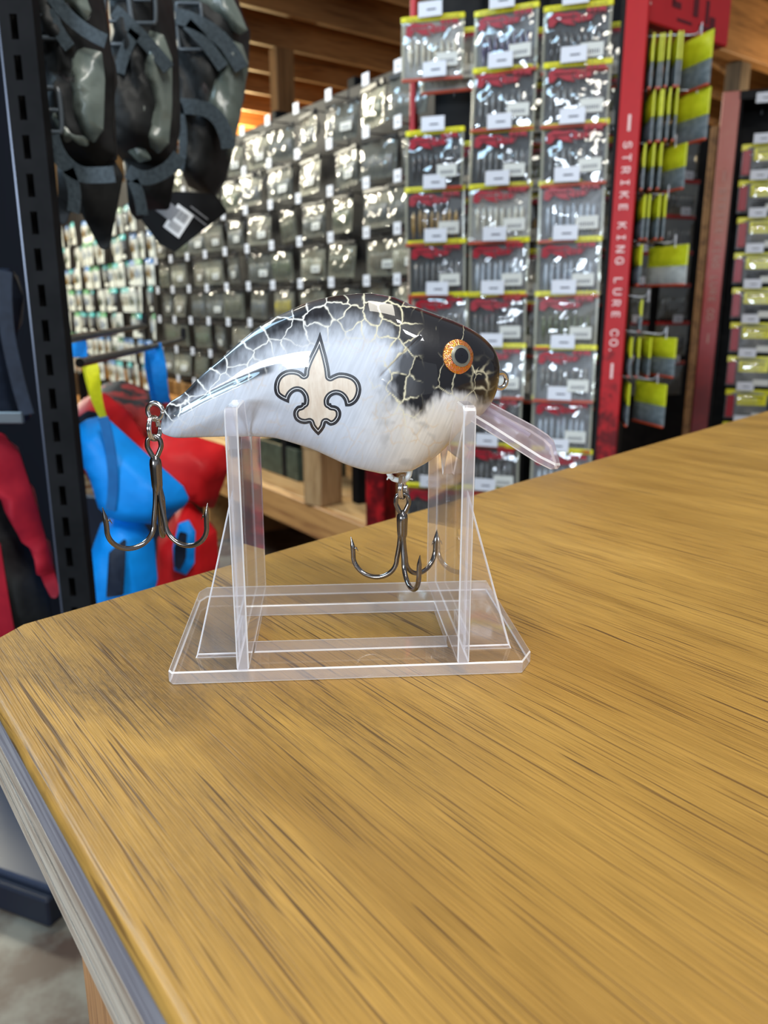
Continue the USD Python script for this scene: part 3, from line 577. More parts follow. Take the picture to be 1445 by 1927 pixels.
for k in range(-5, 8):
    part('joist', MB().box(rm(1.8, cA + .53 * k, zj + .14), (12.4, .042, .28), RE, .003), M_joist, ceil)
hb = at_z(1340, 90, 2.30); hc = hb @ E2
part('header_beam', MB().box(rm(hb @ E1 + 1.9, hc + .03, 2.45), (5.0, .09, .30), RE, .004), M_joist, ceil)
pb = at_y(1388, 140, 4.75)
part('support_post', MB().box((pb[0], pb[1], 1.15), (.10, .09, 2.30), RE, .004), M_wall, label='grey-brown timber post rising behind the right-edge tower', cat='post')
pb = at_y(531, 150, 5.55)
part('support_post', MB().box((pb[0], pb[1], (ZP + 2.592) / 2), (.13, .09, 2.588 - ZP), RE, .004), M_post, label='brown timber post under the joists, behind the long pegwall', cat='post')
for k, (p, q) in enumerate((((1291, 79), (1362, 128)), ((1288, 160), (1358, 182)), ((1285, 214), (1350, 232)))):
    a, b = at_y(*p, 5.2), at_y(*q, 5.0)
    d = (b - a) / np.linalg.norm(b - a); u = np.cross(d, [0, 1, 0]); R = np.stack([d, np.cross(u, d), u], 1)
    part('brace', MB().box((a + b) / 2, (np.linalg.norm(b - a) + .1, .05, .045), R, .003), M_joist, ceil)
for nm_, c, s in (('wall_back', rm(1.5, 9.9, 1.45), (13, .1, 2.9)), ('wall_left', rm(-5.3, 4, 1.45), (.1, 12, 2.9)), ('wall_right', rm(7.6, 4, 1.45), (.1, 12, 2.9))):
    w = part(nm_, MB().box(c, s, RE), M_wall, kind='structure')

# low timber platform before the long pegwall
dG = np.array([-.562, .827, 0]); nG = np.array([-.827, -.562, 0])      # the pegwall's run, and the way it faces
ZP = .40
f0, f1 = at_z(520, 918, ZP), at_z(690, 985, ZP)
dP = (f0 - f1) / np.linalg.norm(f0 - f1); inP = np.array([dP[1], -dP[0], 0]); inP *= np.sign(inP @ -nG)
plat = thing('platform', 'low pale timber platform with an orange front board below the long pegwall', 'platform')
RP = np.stack([dP, inP, [0, 0, 1.0]], 1)
for i in range(9):
    c = f1 + dP * 2.05 + inP * (.075 + .148 * i)
    part('plank', MB().box((c[0], c[1], ZP - .011 + rng.uniform(-.001, .001)), (4.3, .143, .022), RP, .002), M_lightwood, plat)
c = f1 + dP * 2.05 - inP * .012
part('front_board', MB().box((c[0], c[1], ZP - .055), (4.3, .024, .11), RP, .003), M_frontwood, plat, label='orange front board')
for s in (.1, 1.4, 2.7, 4.0):
    c = f1 + dP * s + inP * .6; part('joist', MB().box((c[0], c[1], (ZP - .022) / 2), (.06, 1.1, ZP - .022), RP), M_frontwood, plat)
M_block = mat_wood('block_wood', (.44, .28, .14), (.37, .22, .10), (.24, .13, .06), 0, 40, 4, .6, axis='up')
bp_ = at_z(603, 957, ZP); tb = .055; hB = at_plane(603, 848, bp_, np.array([0, -1, 0]))[2] - ZP
ab = math.radians(-38); Rb = rotz(ab)
blk = thing('wooden_box', 'upright pale wooden box standing on the platform under the lure', 'box', bp_ + np.array([.004, .075, 0]) * 1.0, (0, 0, -42))
part('box_body', MB().box((0, 0, hB / 2), (.085, .10, hB), None, .003), M_block, blk)
part('lid', MB().box((0, 0, hB + .004), (.090, .105, .012), None, .002), M_block, blk)
cr = at_z(520, 895, ZP)
crate = thing('crate', 'dark green low crate on the platform behind the left acrylic upright', 'crate', cr + inP * .12 + dP * .02, (0, 0, math.degrees(math.atan2(dP[1], dP[0]))))
M_green = mat_noise('crate_green', (.018, .030, .020), (.05, .07, .05), (30, 30, 30), .6)
for s in (-1, 1):
    part('side', MB().box((0, s * .10, .06), (.34, .012, .12), None, .002), M_green, crate); part('end', MB().box((s * .17, 0, .06), (.012, .19, .12), None, .002), M_green, crate)
part('bottom', MB().box((0, 0, .006), (.33, .19, .012)), M_green, crate)
# ================================================================== the black rack at the left and what hangs from it
def mat_cloth(name, c1, c2, rough=.55, scale=60, bump=.15, sheen=.0, spec=.2, **kw):
    return mat_noise(name, c1, c2, (scale, scale, scale), rough, 5, bump, dist=.002, specular_ior_level=spec, **kw)
M_black = mat_noise('rack_black', (.004, .0045, .0055), (.008, .0085, .010), (30, 30, 30), .6, specular_ior_level=.08)
M_edge = mat('rack_edge_lit', (.05, .06, .09), .3, .3)  # paler rack colour painting the light along the upright's edge
M_navy = mat_cloth('navy_web', (.006, .010, .022), (.014, .022, .042))
M_blue2 = mat_cloth('vest_blue_shaded', (.003, .085, .28), (.005, .12, .36), .5, 40, .1)  # vest blue darkened to paint the shadow along the seam
M_nyl = mat_cloth('grey_green_nylon', (.085, .108, .098), (.14, .168, .150), .30, 25, .1, 0, .5)
M_nyl2 = mat_cloth('dark_nylon', (.008, .009, .010), (.020, .022, .023), .55, 40, .15)
M_web = mat_cloth('slate_webbing', (.028, .040, .050), (.048, .066, .080), .5, 300, .3)
M_mesh = mat_noise('dark_mesh', (.012, .011, .012), (.055, .046, .050), (500, 500, 500), .8, 2, .3, lo=.4, hi=.6)
M_plas = mat('grey_plastic', (.06, .075, .09), .3)
M_card = mat('black_card', (.006, .006, .0065), .6, specular_ior_level=.1)
M_white = mat('white_card', (.62, .62, .62), .5)
M_greyp = mat('grey_print', (.16, .16, .17), .6)
M_blue = mat_cloth('vest_blue', (.002, .19, .62), (.003, .26, .80), .5, 18, .1)
M_red = mat_cloth('vest_red', (.42, .006, .010), (.60, .014, .016), .5, 14, .1)
M_crim = mat_cloth('jacket_crimson', (.26, .008, .022), (.40, .014, .03), .55, 20, .1)
M_camo = mat_noise('camo_red_black', (.012, .010, .010), (.36, .02, .015), (26, 26, 40), .7, 3, .2, lo=.46, hi=.54)
M_yel = mat_cloth('yellow_web', (.62, .62, .012), (.74, .74, .02), .5, 200, .1)
M_bweb = mat_cloth('blue_web', (.002, .20, .66), (.004, .26, .80), .5, 200, .1)

M_shoed0 = mat('added_panel_dark', (.004, .005, .009), .6, specular_ior_level=.06)  # dark sheet added to darken the area left of the upright
YP = .58
def slot_px(i): return (38 + 6.1 * i, 52 + 67.0 * i)
pt, pbm = at_y(40, 20, YP), at_y(140, 1140, YP)
XL, XR = at_y(40, 400, YP)[0], at_y(101, 400, YP)[0]
rack = thing('shelf_upright', 'black perforated steel shelf upright at the left edge of the photo', 'shelf upright', ((XL + XR) / 2, YP, 0))
w = XR - XL; zs0 = at_y(*slot_px(0), YP)[2]; pit = (zs0 - at_y(*slot_px(14), YP)[2]) / 14
zz = [zs0 - pit * i for i in range(-14, 38) if .06 < zs0 - pit * i < 1.92]
xo = at_y(64, 387, YP)[0] - (XL + XR) / 2
face = sg.box(-w / 2, 0, w / 2, 1.95)
face = face.difference(unary_union([sg.box(xo - .0024, z - .0074, xo + .0024, z + .0074) for z in zz]))
TZ = frame4((0, 0, 0), (1, 0, 0), (0, 0, 1), (0, -1, 0))
part('face_plate', MB().prism(face, .002, TZ), M_black, rack)
side = sg.box(0, 0, .034, 1.95).difference(unary_union([sg.box(.024, z - .0074, .028, z + .0074) for z in zz]))
part('side_plate', MB().prism(side, .002, frame4((-w / 2, 0, 0), (0, 1, 0), (0, 0, 1), (1, 0, 0))), M_black, rack)
part('side_plate', MB().prism(sg.box(0, 0, .010, 1.95), .002, frame4((w / 2 - .002, 0, 0), (0, 1, 0), (0, 0, 1), (1, 0, 0))), M_black, rack)
part('inner_web', MB().box((-w * .1, .0095, .975), (w * .8, .001, 1.95)), M_card, rack)
part('added_panel', MB().box((-.385, .26, 1.03), (.54, .006, .66), None, .001), M_shoed0, rack, label='added dark panel hiding the wall behind')
part('edge_lip', MB().box((-w / 2 - .0008, .001, .975), (.0018, .006, 1.95), None, .0006), M_edge, rack, label='upright edge painted pale for the light on it')
# the rack's second leg and base shoe, seen low under the counter
pa, pb_ = at_z(-60, 1700, 0), at_z(86, 1756, 0)
shoe = thing('rack_base', 'dark blue steel shelf base on the stained floor under the counter corner', 'shelf base')
M_shoe = mat('base_blue', (.035, .045, .075), .35); M_shoed = mat('base_dark', (.012, .016, .03), .45)
dS = (pb_ - pa) / np.linalg.norm(pb_ - pa); nS = np.array([-dS[1], dS[0], 0]); RS = np.stack([dS, nS, [0, 0, 1.0]], 1)
c = pb_ - dS * .45 + nS * .22
part('kick_plate', MB().box((c[0], c[1], .028), (.90, .42, .056), RS, .004), M_shoed, shoe)
c2 = c + nS * .02
part('deck', MB().box((c2[0], c2[1], .064), (.90, .43, .016), RS, .005), M_shoe, shoe)
c3 = c + nS * .30 - dS * .02
part('back_panel', MB().box((c3[0], c3[1], .35), (.86, .02, .56), RS, .003), M_shoed, shoe)

def pillow(px, Y, thick, grid=.010, wr=.0, seed=0, back=None, wsc=(16, 16, 16), edge=.025):
    """a stuffed or folded cloth panel: the outline at its own distance Y, with true thickness, bulging from a thin seam"""
    P = np.array([at_y(*p, Y) for p in px]); o = P.mean(0); poly = sg.Polygon(P[:, [0, 2]] - o[[0, 2]]).buffer(0)
    if poly.geom_type != 'Polygon': poly = max(poly.geoms, key=lambda g: g.area)
    rr = .004 if edge > .015 else .0018
    poly = poly.buffer(rr, quad_segs=4).buffer(-2 * rr, quad_segs=4).buffer(rr, quad_segs=4)
    if poly.geom_type != 'Polygon': poly = max(poly.geoms, key=lambda g: g.area)
    poly = poly.segmentize(grid); rim = np.array(poly.exterior.coords)[:-1]
    xx, yy = np.meshgrid(np.arange(poly.bounds[0], poly.bounds[2], grid), np.arange(poly.bounds[1], poly.bounds[3], grid)); pin = np.c_[xx.ravel(), yy.ravel()]
    pin = pin[shapely.contains_xy(poly.buffer(-grid * .45), pin[:, 0], pin[:, 1])]
    Q = np.vstack([rim, pin])
    from scipy.spatial import Delaunay
    F = Delaunay(Q).simplices; cc = Q[F].mean(1); F = F[shapely.contains_xy(poly, cc[:, 0], cc[:, 1])]
    n = np.cross(Q[F[:, 1]] - Q[F[:, 0]], Q[F[:, 2]] - Q[F[:, 0]]); F[n < 0] = F[n < 0][:, ::-1]
    dist = np.array([poly.exterior.distance(sg.Point(q)) for q in Q]); dist[:len(rim)] = 0
    h = thick / 2 * np.sqrt(np.clip(1 - (1 - np.clip(dist / edge, 0, 1)) ** 2, 0, 1)) + .0006
    W3 = np.stack([Q[:, 0] * wsc[0], Q[:, 1] * wsc[2], np.full(len(Q), seed * 7.3)], -1)
    W3[:, 0] += .5 * W3[:, 1]; C3 = W3 * np.array([2.6, .55, 1.0]) + np.c_[W3[:, 1] * .9, W3[:, 0] * 0, W3[:, 0] * 0]
    w1 = ((meshkit.fbm(W3, 3, seed) - .5) * .6 + (.5 - np.abs(meshkit.noise(W3 * 1.7, seed + 2) - .5) * 2) * .55 + (.5 - np.abs(meshkit.noise(W3 * 3.4, seed + 4) - .5) * 2) * .22 + (.5 - np.abs(meshkit.noise(C3, seed + 6) - .5) * 2) * .5) * -wr * np.clip(dist / .010, 0, 1)
    front = np.c_[Q[:, 0], -h + w1, Q[:, 1]]; bk = np.c_[Q[:, 0], h - w1 * .3, Q[:, 1]]
    nQ = len(Q); V = np.vstack([front, bk]); r = np.arange(len(rim)); r2 = (r + 1) % len(rim)
    FF = np.vstack([F, F[:, ::-1] + nQ, np.stack([r, r + nQ, r2], 1), np.stack([r2, r + nQ, r2 + nQ], 1)])
    m = trimesh.Trimesh(V, FF, process=False); return m, o
def cloth_thing(name, label, cat, px, Y, thick, mt, pname, group=None, **kw):
    m, o = pillow(px, Y, thick, **kw); t = thing(name, label, cat, o, group=group); part(pname, m, mt, t, smooth=True); return t, o
def strap(t, o, px, Ys, w, mt, name='strap', th=.0016, n=18, wdir=None, label=None):
    P = np.array([at_y(x, y, Yk) - o for (x, y), Yk in zip(px, np.broadcast_to(Ys, (len(px),)))]); P = smooth_path(P, n)
    T = np.gradient(P, axis=0); Wd = np.cross(T, [0, 1, 0]) if wdir is None else np.array(wdir, float)
    return part(name, MB().ribbon(P, Wd, w, th), mt, t, smooth=35, label=label)

# three folded packs hanging one behind another, upper left
packs = [
 dict(label='grey-green nylon pack with slate straps hanging beside the black upright, nearest of three', Y=.66, th=.075, wr=.022,
      body=[(78, -60), (180, -60), (204, 60), (214, 140), (212, 230), (218, 290), (190, 322), (128, 314), (98, 262), (92, 190), (80, 90)],
      fronts=[[(92, -40), (150, -40), (172, 20), (164, 42), (140, 20), (104, 26)], [(92, 62), (108, 70), (112, 150), (122, 222), (168, 262), (166, 276), (120, 268), (98, 226), (96, 150)], [(134, 84), (192, 98), (198, 150), (195, 244), (176, 270), (150, 246), (134, 205), (130, 140)]],
      low=[(112, 255), (150, 295), (215, 300), (232, 330), (205, 470), (190, 470), (150, 395), (130, 400), (118, 470), (108, 440)],
      mesh=[(104, 70), (142, 92), (134, 170), (140, 215), (118, 240), (112, 160)],
      straps=[([(92, 20), (118, 70), (132, 90)], .008), ([(96, -10), (145, 45), (200, 78)], .009), ([(97, 255), (120, 305), (165, 330), (216, 328)], .011), ([(128, 320), (140, 360), (138, 400)], .009)],
      buck=[(86, 28), (91, 208)]),
 dict(label='grey-green nylon pack with a dark mesh pocket, middle of the three hanging packs', Y=.80, th=.085, wr=.026,
      body=[(212, -60), (316, -60), (328, 45), (336, 110), (336, 230), (326, 296), (280, 322), (230, 304), (206, 245), (206, 150), (216, 90)],
      fronts=[[(232, -40), (262, -40), (268, 40), (240, 20)], [(278, 56), (308, 66), (324, 110), (324, 200), (318, 270), (298, 290), (272, 266), (260, 228), (264, 170), (268, 110)], [(214, 240), (240, 226), (262, 262), (286, 300), (262, 306), (232, 276)]],
      low=[(228, 270), (300, 300), (330, 330), (318, 395), (275, 395), (262, 420), (245, 400), (236, 340)],
      mesh=[(262, 85), (280, 120), (258, 165), (245, 225), (222, 225), (224, 160), (240, 130)],
      straps=[([(255, 60), (235, 100), (224, 138)], .010), ([(215, 20), (262, 65), (318, 130)], .011), ([(240, 322), (275, 335), (310, 322), (338, 292)], .012), ([(250, 340), (262, 370), (268, 405)], .010)],
      buck=[(222, 40), (268, 0)]),
 dict(label='wide grey-green nylon pack with a barcode swing tag, rearmost and widest of the three packs', Y=.98, th=.11, wr=.022,
      fronts=[[(336, -40), (420, -40), (452, 24), (466, 58), (452, 66), (400, 34), (336, 12)], [(400, 62), (456, 84), (468, 120), (452, 220), (430, 312), (416, 250), (386, 204), (396, 150), (412, 130)], [(334, 196), (352, 208), (356, 240), (344, 300), (336, 270)]],
      body=[(322, -60), (430, -60), (458, 30), (471, 60), (462, 150), (440, 260), (425, 330), (400, 372), (352, 350), (335, 230), (326, 110)],
      low=[(340, 225), (385, 215), (420, 260), (425, 330), (395, 372), (352, 350), (345, 290)],
      mesh=[(372, 100), (412, 130), (400, 190), (372, 195), (368, 150)],
      straps=[([(352, 45), (385, 80), (420, 128)], .012), ([(330, 30), (400, 60), (455, 130)], .015), ([(340, 200), (385, 205), (415, 230), (430, 280)], .015), ([(335, 195), (345, 250), (338, 320)], .008)],
      buck=[(357, 50)])]
for i, p in enumerate(packs):
    t, o = cloth_thing('hanging_pack', p['label'], 'pack', p['body'], p['Y'], p['th'], M_nyl2, 'body', 'three hanging packs', wr=p['wr'], seed=i + 3, wsc=(34, 34, 18), grid=.006)
    m, o2 = pillow(p['low'], p['Y'] + .012, p['th'] * .7, wr=.012, seed=i + 13); m.apply_translation(o2 - o); part('lower_pocket', m, M_nyl2, t, smooth=True, label='black lower pocket')
    for fp in p['fronts']:
        m, o2 = pillow(fp, p['Y'] - p['th'] * .45, p['th'] * .13, wr=p['wr'] * .8, seed=i + 33, edge=.010, grid=.0045, wsc=(44, 44, 24)); m.apply_translation(o2 - o); part('front_panel', m, M_nyl, t, smooth=True, label='shiny grey-green front panel')
    m, o2 = pillow(p['mesh'], p['Y'] - p['th'] * .50, .010, wr=.008, seed=i + 23, edge=.01); m.apply_translation(o2 - o); part('mesh_pocket', m, M_mesh, t, smooth=True, label='dark mesh pocket')
    for s, wv_ in p['straps']: strap(t, o, s, p['Y'] - p['th'] * .62, wv_, M_web)
    for b in p['buck']:
        q = at_y(*b, p['Y'] - p['th'] * .60) - o; g = MB()
        g.tube(smooth_path([q + np.array([dx, 0, dz]) * .011 * p['Y'] / .66 for dx, dz in ((-.7, -1.3), (.7, -1.3), (.8, 0), (.7, 1.3), (-.7, 1.3), (-.8, 0), (-.7, -1.3))], 24), .0018, 8).tube([q + np.array([-.007, 0, 0]), q + np.array([.007, 0, 0])], .0015, 8)
        part('buckle', g, M_plas, t, smooth=True)
    part('loop', MB().tube([np.array([0, .0, at_y(300, -60, p['Y'])[2] - o[2] + z]) for z in (-.03, .10)], .005, 8), M_web, t)
    if i == 2:
        m, o2 = pillow([(245, 385), (330, 360), (405, 365), (428, 398), (330, 474), (300, 460)], p['Y'] - .07, .003, edge=.004); m.apply_translation(o2 - o)
        tg = part('swing_tag', m, M_card, t, smooth=True, label='black card swing tag with a white barcode sticker')
        c = at_y(336, 416, p['Y'] - .0735) - o; R = np.array([[math.cos(-.62), 0, -math.sin(-.62)], [0, 1, 0], [math.sin(-.62), 0, math.cos(-.62)]]).T
        R = trimesh.transformations.rotation_matrix(math.radians(37), [0, 1, 0])[:3, :3]
        part('sticker', MB().box(c, (.020, .0008, .029), R), M_white, tg, label='white barcode sticker')
        bb = MB()
        for k in range(9): bb.box(c + R @ np.array([-.006 + .0015 * k, -.0008, .006]), (.0007 if k % 3 else .0011, .0004, .010), R)
        for k in range(8): bb.box(c + R @ np.array([-.006 + .0017 * k, -.0008, -.007]), (.0008, .0004, .008), R)
        part('barcode', bb, M_greyp, tg)
        c = at_y(314, 394, p['Y'] - .0735) - o; part('tag_hole', MB().box(c, (.022, .001, .016), R, .0004), M_greyp, tg)
        bb = MB()
        for k, wv_ in enumerate((.022, .028)): bb.box(at_y(372, 405, p['Y'] - .0733) - o + R @ np.array([0.0, 0, .003 - .006 * k]), (wv_, .0005, .0014), R)
        part('print', bb, M_greyp, tg)

# rods the vests hang from
M_rod = mat('rod_black', (.02, .02, .022), .35, .5)
rods = []
for (p, q, Ya, Yb, lab) in (((150, 683), (345, 639), .62, 1.22, 'black steel rod pointing away from the upright above the yellow loop'), ((120, 640), (272, 613), .62, 1.15, 'thin black steel rod above the blue loops, upper of two')):
    a, b = at_y(*p, Ya), at_y(*q, Yb); m = (a + b) / 2; t = thing('hanging_rod', lab, 'rod', m)
    part('bar', MB().tube([a - m, b - m], .0035, 10), M_rod, t, smooth=40); part('end_stop', MB().tube([b - m, b - m + np.array([0, .004, .016])], .004, 10), M_rod, t, smooth=40)

# vests: blue in front, red behind, a red camouflage one at the back
t, o = cloth_thing('blue_vest', 'bright blue life vest hanging from a yellow loop, in front of the red ones', 'life vest', [(143, 803), (165, 788), (196, 781), (272, 850), (345, 915), (356, 938), (348, 952), (302, 986), (240, 985), (196, 968), (162, 885)], .74, .055, M_blue, 'front_panel', wr=.008, seed=41)
m, o2 = pillow([(190, 985), (225, 962), (265, 975), (290, 1015), (297, 1090), (280, 1150), (162, 1165), (164, 1060)], .745, .05, wr=.010, seed=42); m.apply_translation(o2 - o); part('lower_panel', m, M_blue, t, smooth=True)
m, o2 = pillow([(205, 1040), (238, 1010), (236, 1050), (232, 1120), (200, 1125)], .712, .012, edge=.008); m.apply_translation(o2 - o); part('opening', m, M_navy, t, smooth=True, label='dark navy patch for the shade between the panels')  # navy pad painting the shade of the opening
m, o2 = pillow([(140, 790), (165, 772), (196, 779), (180, 800), (150, 808)], .76, .03, wr=.006, seed=4); m.apply_translation(o2 - o); part('collar', m, M_navy, t, smooth=True)
strap(t, o, [(194, 785), (212, 880), (208, 960)], .708, .009, M_blue2, 'seam')
strap(t, o, [(166, 672), (172, 720), (193, 786)], [.72, .725, .735], np.linspace(.013, .005, 18), M_yel, 'hang_loop', label='yellow webbing hang loop'); strap(t, o, [(166, 672), (178, 720), (196, 786)], [.72, .715, .73], np.linspace(.014, .005, 18), M_yel, 'hang_loop', wdir=(1, .5, 0), label='yellow webbing hang loop')
t, o = cloth_thing('red_vest', 'large plain red life vest hanging behind the blue one', 'life vest', [(136, 770), (160, 748), (196, 738), (240, 775), (276, 830), (310, 812), (370, 822), (424, 838), (432, 880), (402, 958), (356, 940), (270, 920), (170, 900)], .92, .08, M_red, 'front_panel', wr=.014, seed=51)
m, o2 = pillow([(296, 1015), (330, 965), (358, 942), (408, 1000), (412, 1060), (392, 1140), (290, 1150)], .90, .07, wr=.012, seed=52); m.apply_translation(o2 - o); part('lower_panel', m, M_red, t, smooth=True)
m, o2 = pillow([(325, 1030), (336, 985), (355, 978), (368, 1000), (366, 1060), (350, 1082), (328, 1074)], .852, .02, edge=.01); m.apply_translation(o2 - o); w_ = part('arm_opening', m, M_bweb, t, smooth=True, label='blue lined arm opening')
m, o2 = pillow([(328, 1030), (338, 1000), (352, 1004), (350, 1050), (338, 1074), (328, 1066)], .838, .012, edge=.008); m.apply_translation(o2 - o); part('shade_patch', m, M_navy, w_, smooth=True, label='dark patch for the shade inside the arm hole')  # navy pad painting the shadow inside the arm opening
t2, o2_ = cloth_thing('camouflage_vest', 'red and black camouflage life vest bunched on a blue loop behind the plain red one', 'life vest', [(190, 722), (230, 715), (280, 735), (318, 742), (330, 800), (300, 850), (240, 840), (200, 790)], 1.02, .09, M_camo, 'front_panel', wr=.03, seed=61)
strap(t2, o2_, [(288, 649), (285, 700), (292, 757)], [.98, .985, .99], np.linspace(.019, .008, 18), M_bweb, 'hang_loop', wdir=(1, .3, 0), label='blue webbing hang loop'); strap(t2, o2_, [(288, 649), (300, 700), (308, 757)], [.98, .965, .98], np.linspace(.019, .016, 18), M_bweb, 'hang_loop', wdir=(1, 0, 0), label='blue webbing hang loop')
bl = at_y(150, 655, .70); tt = thing('webbing_loop', 'short bright blue webbing loop on the rod right beside the black upright', 'webbing loop', bl)
strap(tt, bl, [(148, 640), (150, 655), (150, 672)], .70, .012, M_bweb, 'band', wdir=(1, .2, 0)); strap(tt, bl, [(148, 640), (147, 655), (148, 672)], .708, .012, M_bweb, 'band', wdir=(1, -.2, 0))
# crimson and black jacket left of the upright, and the dark gear above it
t, o = cloth_thing('jacket', 'crimson and black jacket hanging left of the black upright at the photo edge', 'jacket', [(-60, 800), (5, 815), (38, 855), (72, 960), (112, 1110), (104, 1140), (84, 1100), (52, 1020), (0, 930), (-60, 900)], .70, .05, M_crim, 'sleeve', wr=.012, seed=71)
m, o2 = pillow([(-60, 890), (0, 925), (55, 1020), (90, 1105), (100, 1180), (40, 1200), (-60, 1190)], .72, .05, wr=.012, seed=72); m.apply_translation(o2 - o); part('front', m, M_nyl2, t, smooth=True, label='black front panel')
m, o2 = pillow([(-60, 1010), (0, 1020), (16, 1120), (30, 1200), (-60, 1220)], .685, .02, wr=.006, seed=73); m.apply_translation(o2 - o); part('hem_panel', m, M_crim, t, smooth=True)
t, o = cloth_thing('dark_bag', 'dark navy bag with hanging straps at the left edge above the crimson jacket', 'bag', [(-60, 500), (22, 506), (44, 560), (30, 640), (40, 740), (58, 790), (20, 800), (-60, 790)], .72, .06, M_navy, 'body', wr=.015, seed=81)
strap(t, o, [(10, 510), (14, 620), (30, 700), (52, 780)], .675, .012, M_navy); part('buckle', MB().box(at_y(18, 786, .675) - o, (.024, .004, .010), None, .002), M_plas, t)
# ================================================================== packed baits on their pegs
ORD = ['first', 'second', 'third', 'fourth', 'fifth', 'sixth', 'seventh', 'eighth', 'ninth', 'tenth', 'eleventh', 'twelfth', 'thirteenth', 'fourteenth', 'fifteenth', 'sixteenth', 'seventeenth', 'eighteenth', 'nineteenth', 'twentieth']
def film_mat(name, tint=(1, 1, 1), haze=.03, rough=.07, fr=1.95, hc=(.75, .76, .78)):
    N = {'t': ('transparent_bsdf', {'color': tint}), 'g': ('glossy_bsdf', {'color': (1, 1, 1), 'roughness': rough}), 'd': ('diffuse_bsdf', {'color': hc}), **schlick(fr),
         'm1': ('mix_closure', {'fac': haze}), 'm2': ('mix_closure', {})}
    return usdkit.material(stage, L(name), N, SCH + [('t.BSDF', 'm1.closure1'), ('d.BSDF', 'm1.closure2'), ('m1.closure', 'm2.closure1'), ('g.BSDF', 'm2.closure2')], surface='m2.closure')
M_film = film_mat('clear_film'); M_film2 = film_mat('smoky_film', (.97, .97, .92), .15, .11, 1.95, (.52, .52, .45))
M_yh = mat_noise('yellow_header', (.72, .66, .010), (.85, .80, .03), (40, 40, 40), .3, 3, coord='object')
M_yd = mat('yellow_print', (.20, .17, .01), .4)
M_logo = mat('red_logo', (.34, .010, .022), .35); M_logo2 = mat('silver_print', (.45, .45, .47), .3, .5)
M_seam = film_mat('film_seam', (.97, .97, .92), .22, .15, 1.6, (.80, .79, .66))
M_orange = mat('red_orange_foot', (.42, .05, .015), .35)
M_stick = mat('price_sticker', (.66, .66, .62), .5); M_tagw = mat('shelf_tag_white', (.72, .73, .80), .45); M_ink2 = mat('tag_print', (.05, .05, .09), .6)
M_wire = mat('peg_wire', (.32, .32, .33), .3, 1.0)
M_dkh = mat('dark_header', (.022, .020, .020), .35); M_rh = mat('red_header', (.45, .02, .015), .4)
def bait_mat(n, c, r=.25): return mat_noise('bait_' + n, tuple(x * .75 for x in c), c, (300, 300, 60), r, 3, coord='object', coat_weight=1.0, coat_roughness=.12)
BAIT = {k: bait_mat(k, c) for k, c in dict(white=(.62, .60, .50), cream=(.60, .55, .42), dark=(.030, .030, .034), grey=(.16, .165, .17), smoke=(.22, .22, .21), purple=(.045, .035, .12), blue=(.10, .16, .30), green=(.15, .17, .10), olive=(.13, .125, .075), amber=(.36, .22, .06), pearl=(.48, .54, .62), tan=(.30, .25, .19), yellow=(.58, .46, .06)).items()}
BACK = {k: mat_noise('backing_' + k, tuple(x * .7 for x in c), c, (40, 40, 40), .4, 4, coord='object') for k, c in dict(grey=(.045, .047, .050), dark=(.012, .012, .013), silver=(.20, .21, .225), beige=(.24, .225, .185), olive=(.13, .13, .10), white=(.40, .40, .38)).items()}
def crinkle(w, h, t, seed, amp, nx=18, nz=16, fr=(6.5, 5.5)):
    """pillowed film with creases, front face towards -y"""
    x, z = np.meshgrid(np.linspace(-.5, .5, nx), np.linspace(0, 1, nz), indexing='ij')
    bul = t * (1 - np.abs(2 * x) ** 3) * (1 - np.abs(2 * z - 1) ** 3)
    p = np.stack([x * fr[0], z * fr[1], np.full_like(x, seed * 3.1)], -1)
    n = (np.abs(meshkit.noise(p, seed) - .5) * 2 + .6 * np.abs(meshkit.noise(p * 2.3, seed + 5) - .5) * 2 - .6) * amp
    edge = np.minimum(1, np.minimum(.5 - np.abs(x), np.minimum(z, 1 - z)) / .06)
    v = np.stack([x * w, -(bul + n * edge), -z * h], -1)
    return MB().add(v.reshape(-1, 3), grid_faces(nx, nz, False)[:, ::-1])
def capsule(c, r, l, tip=.35, seg=7):
    zz = np.linspace(0, 1, 7); rr = r * np.array([.25, .85, 1, .95, .75, tip, .08])
    return MB().tube([np.array(c) + np.array([0, 0, -l * q]) for q in zz], rr, seg)
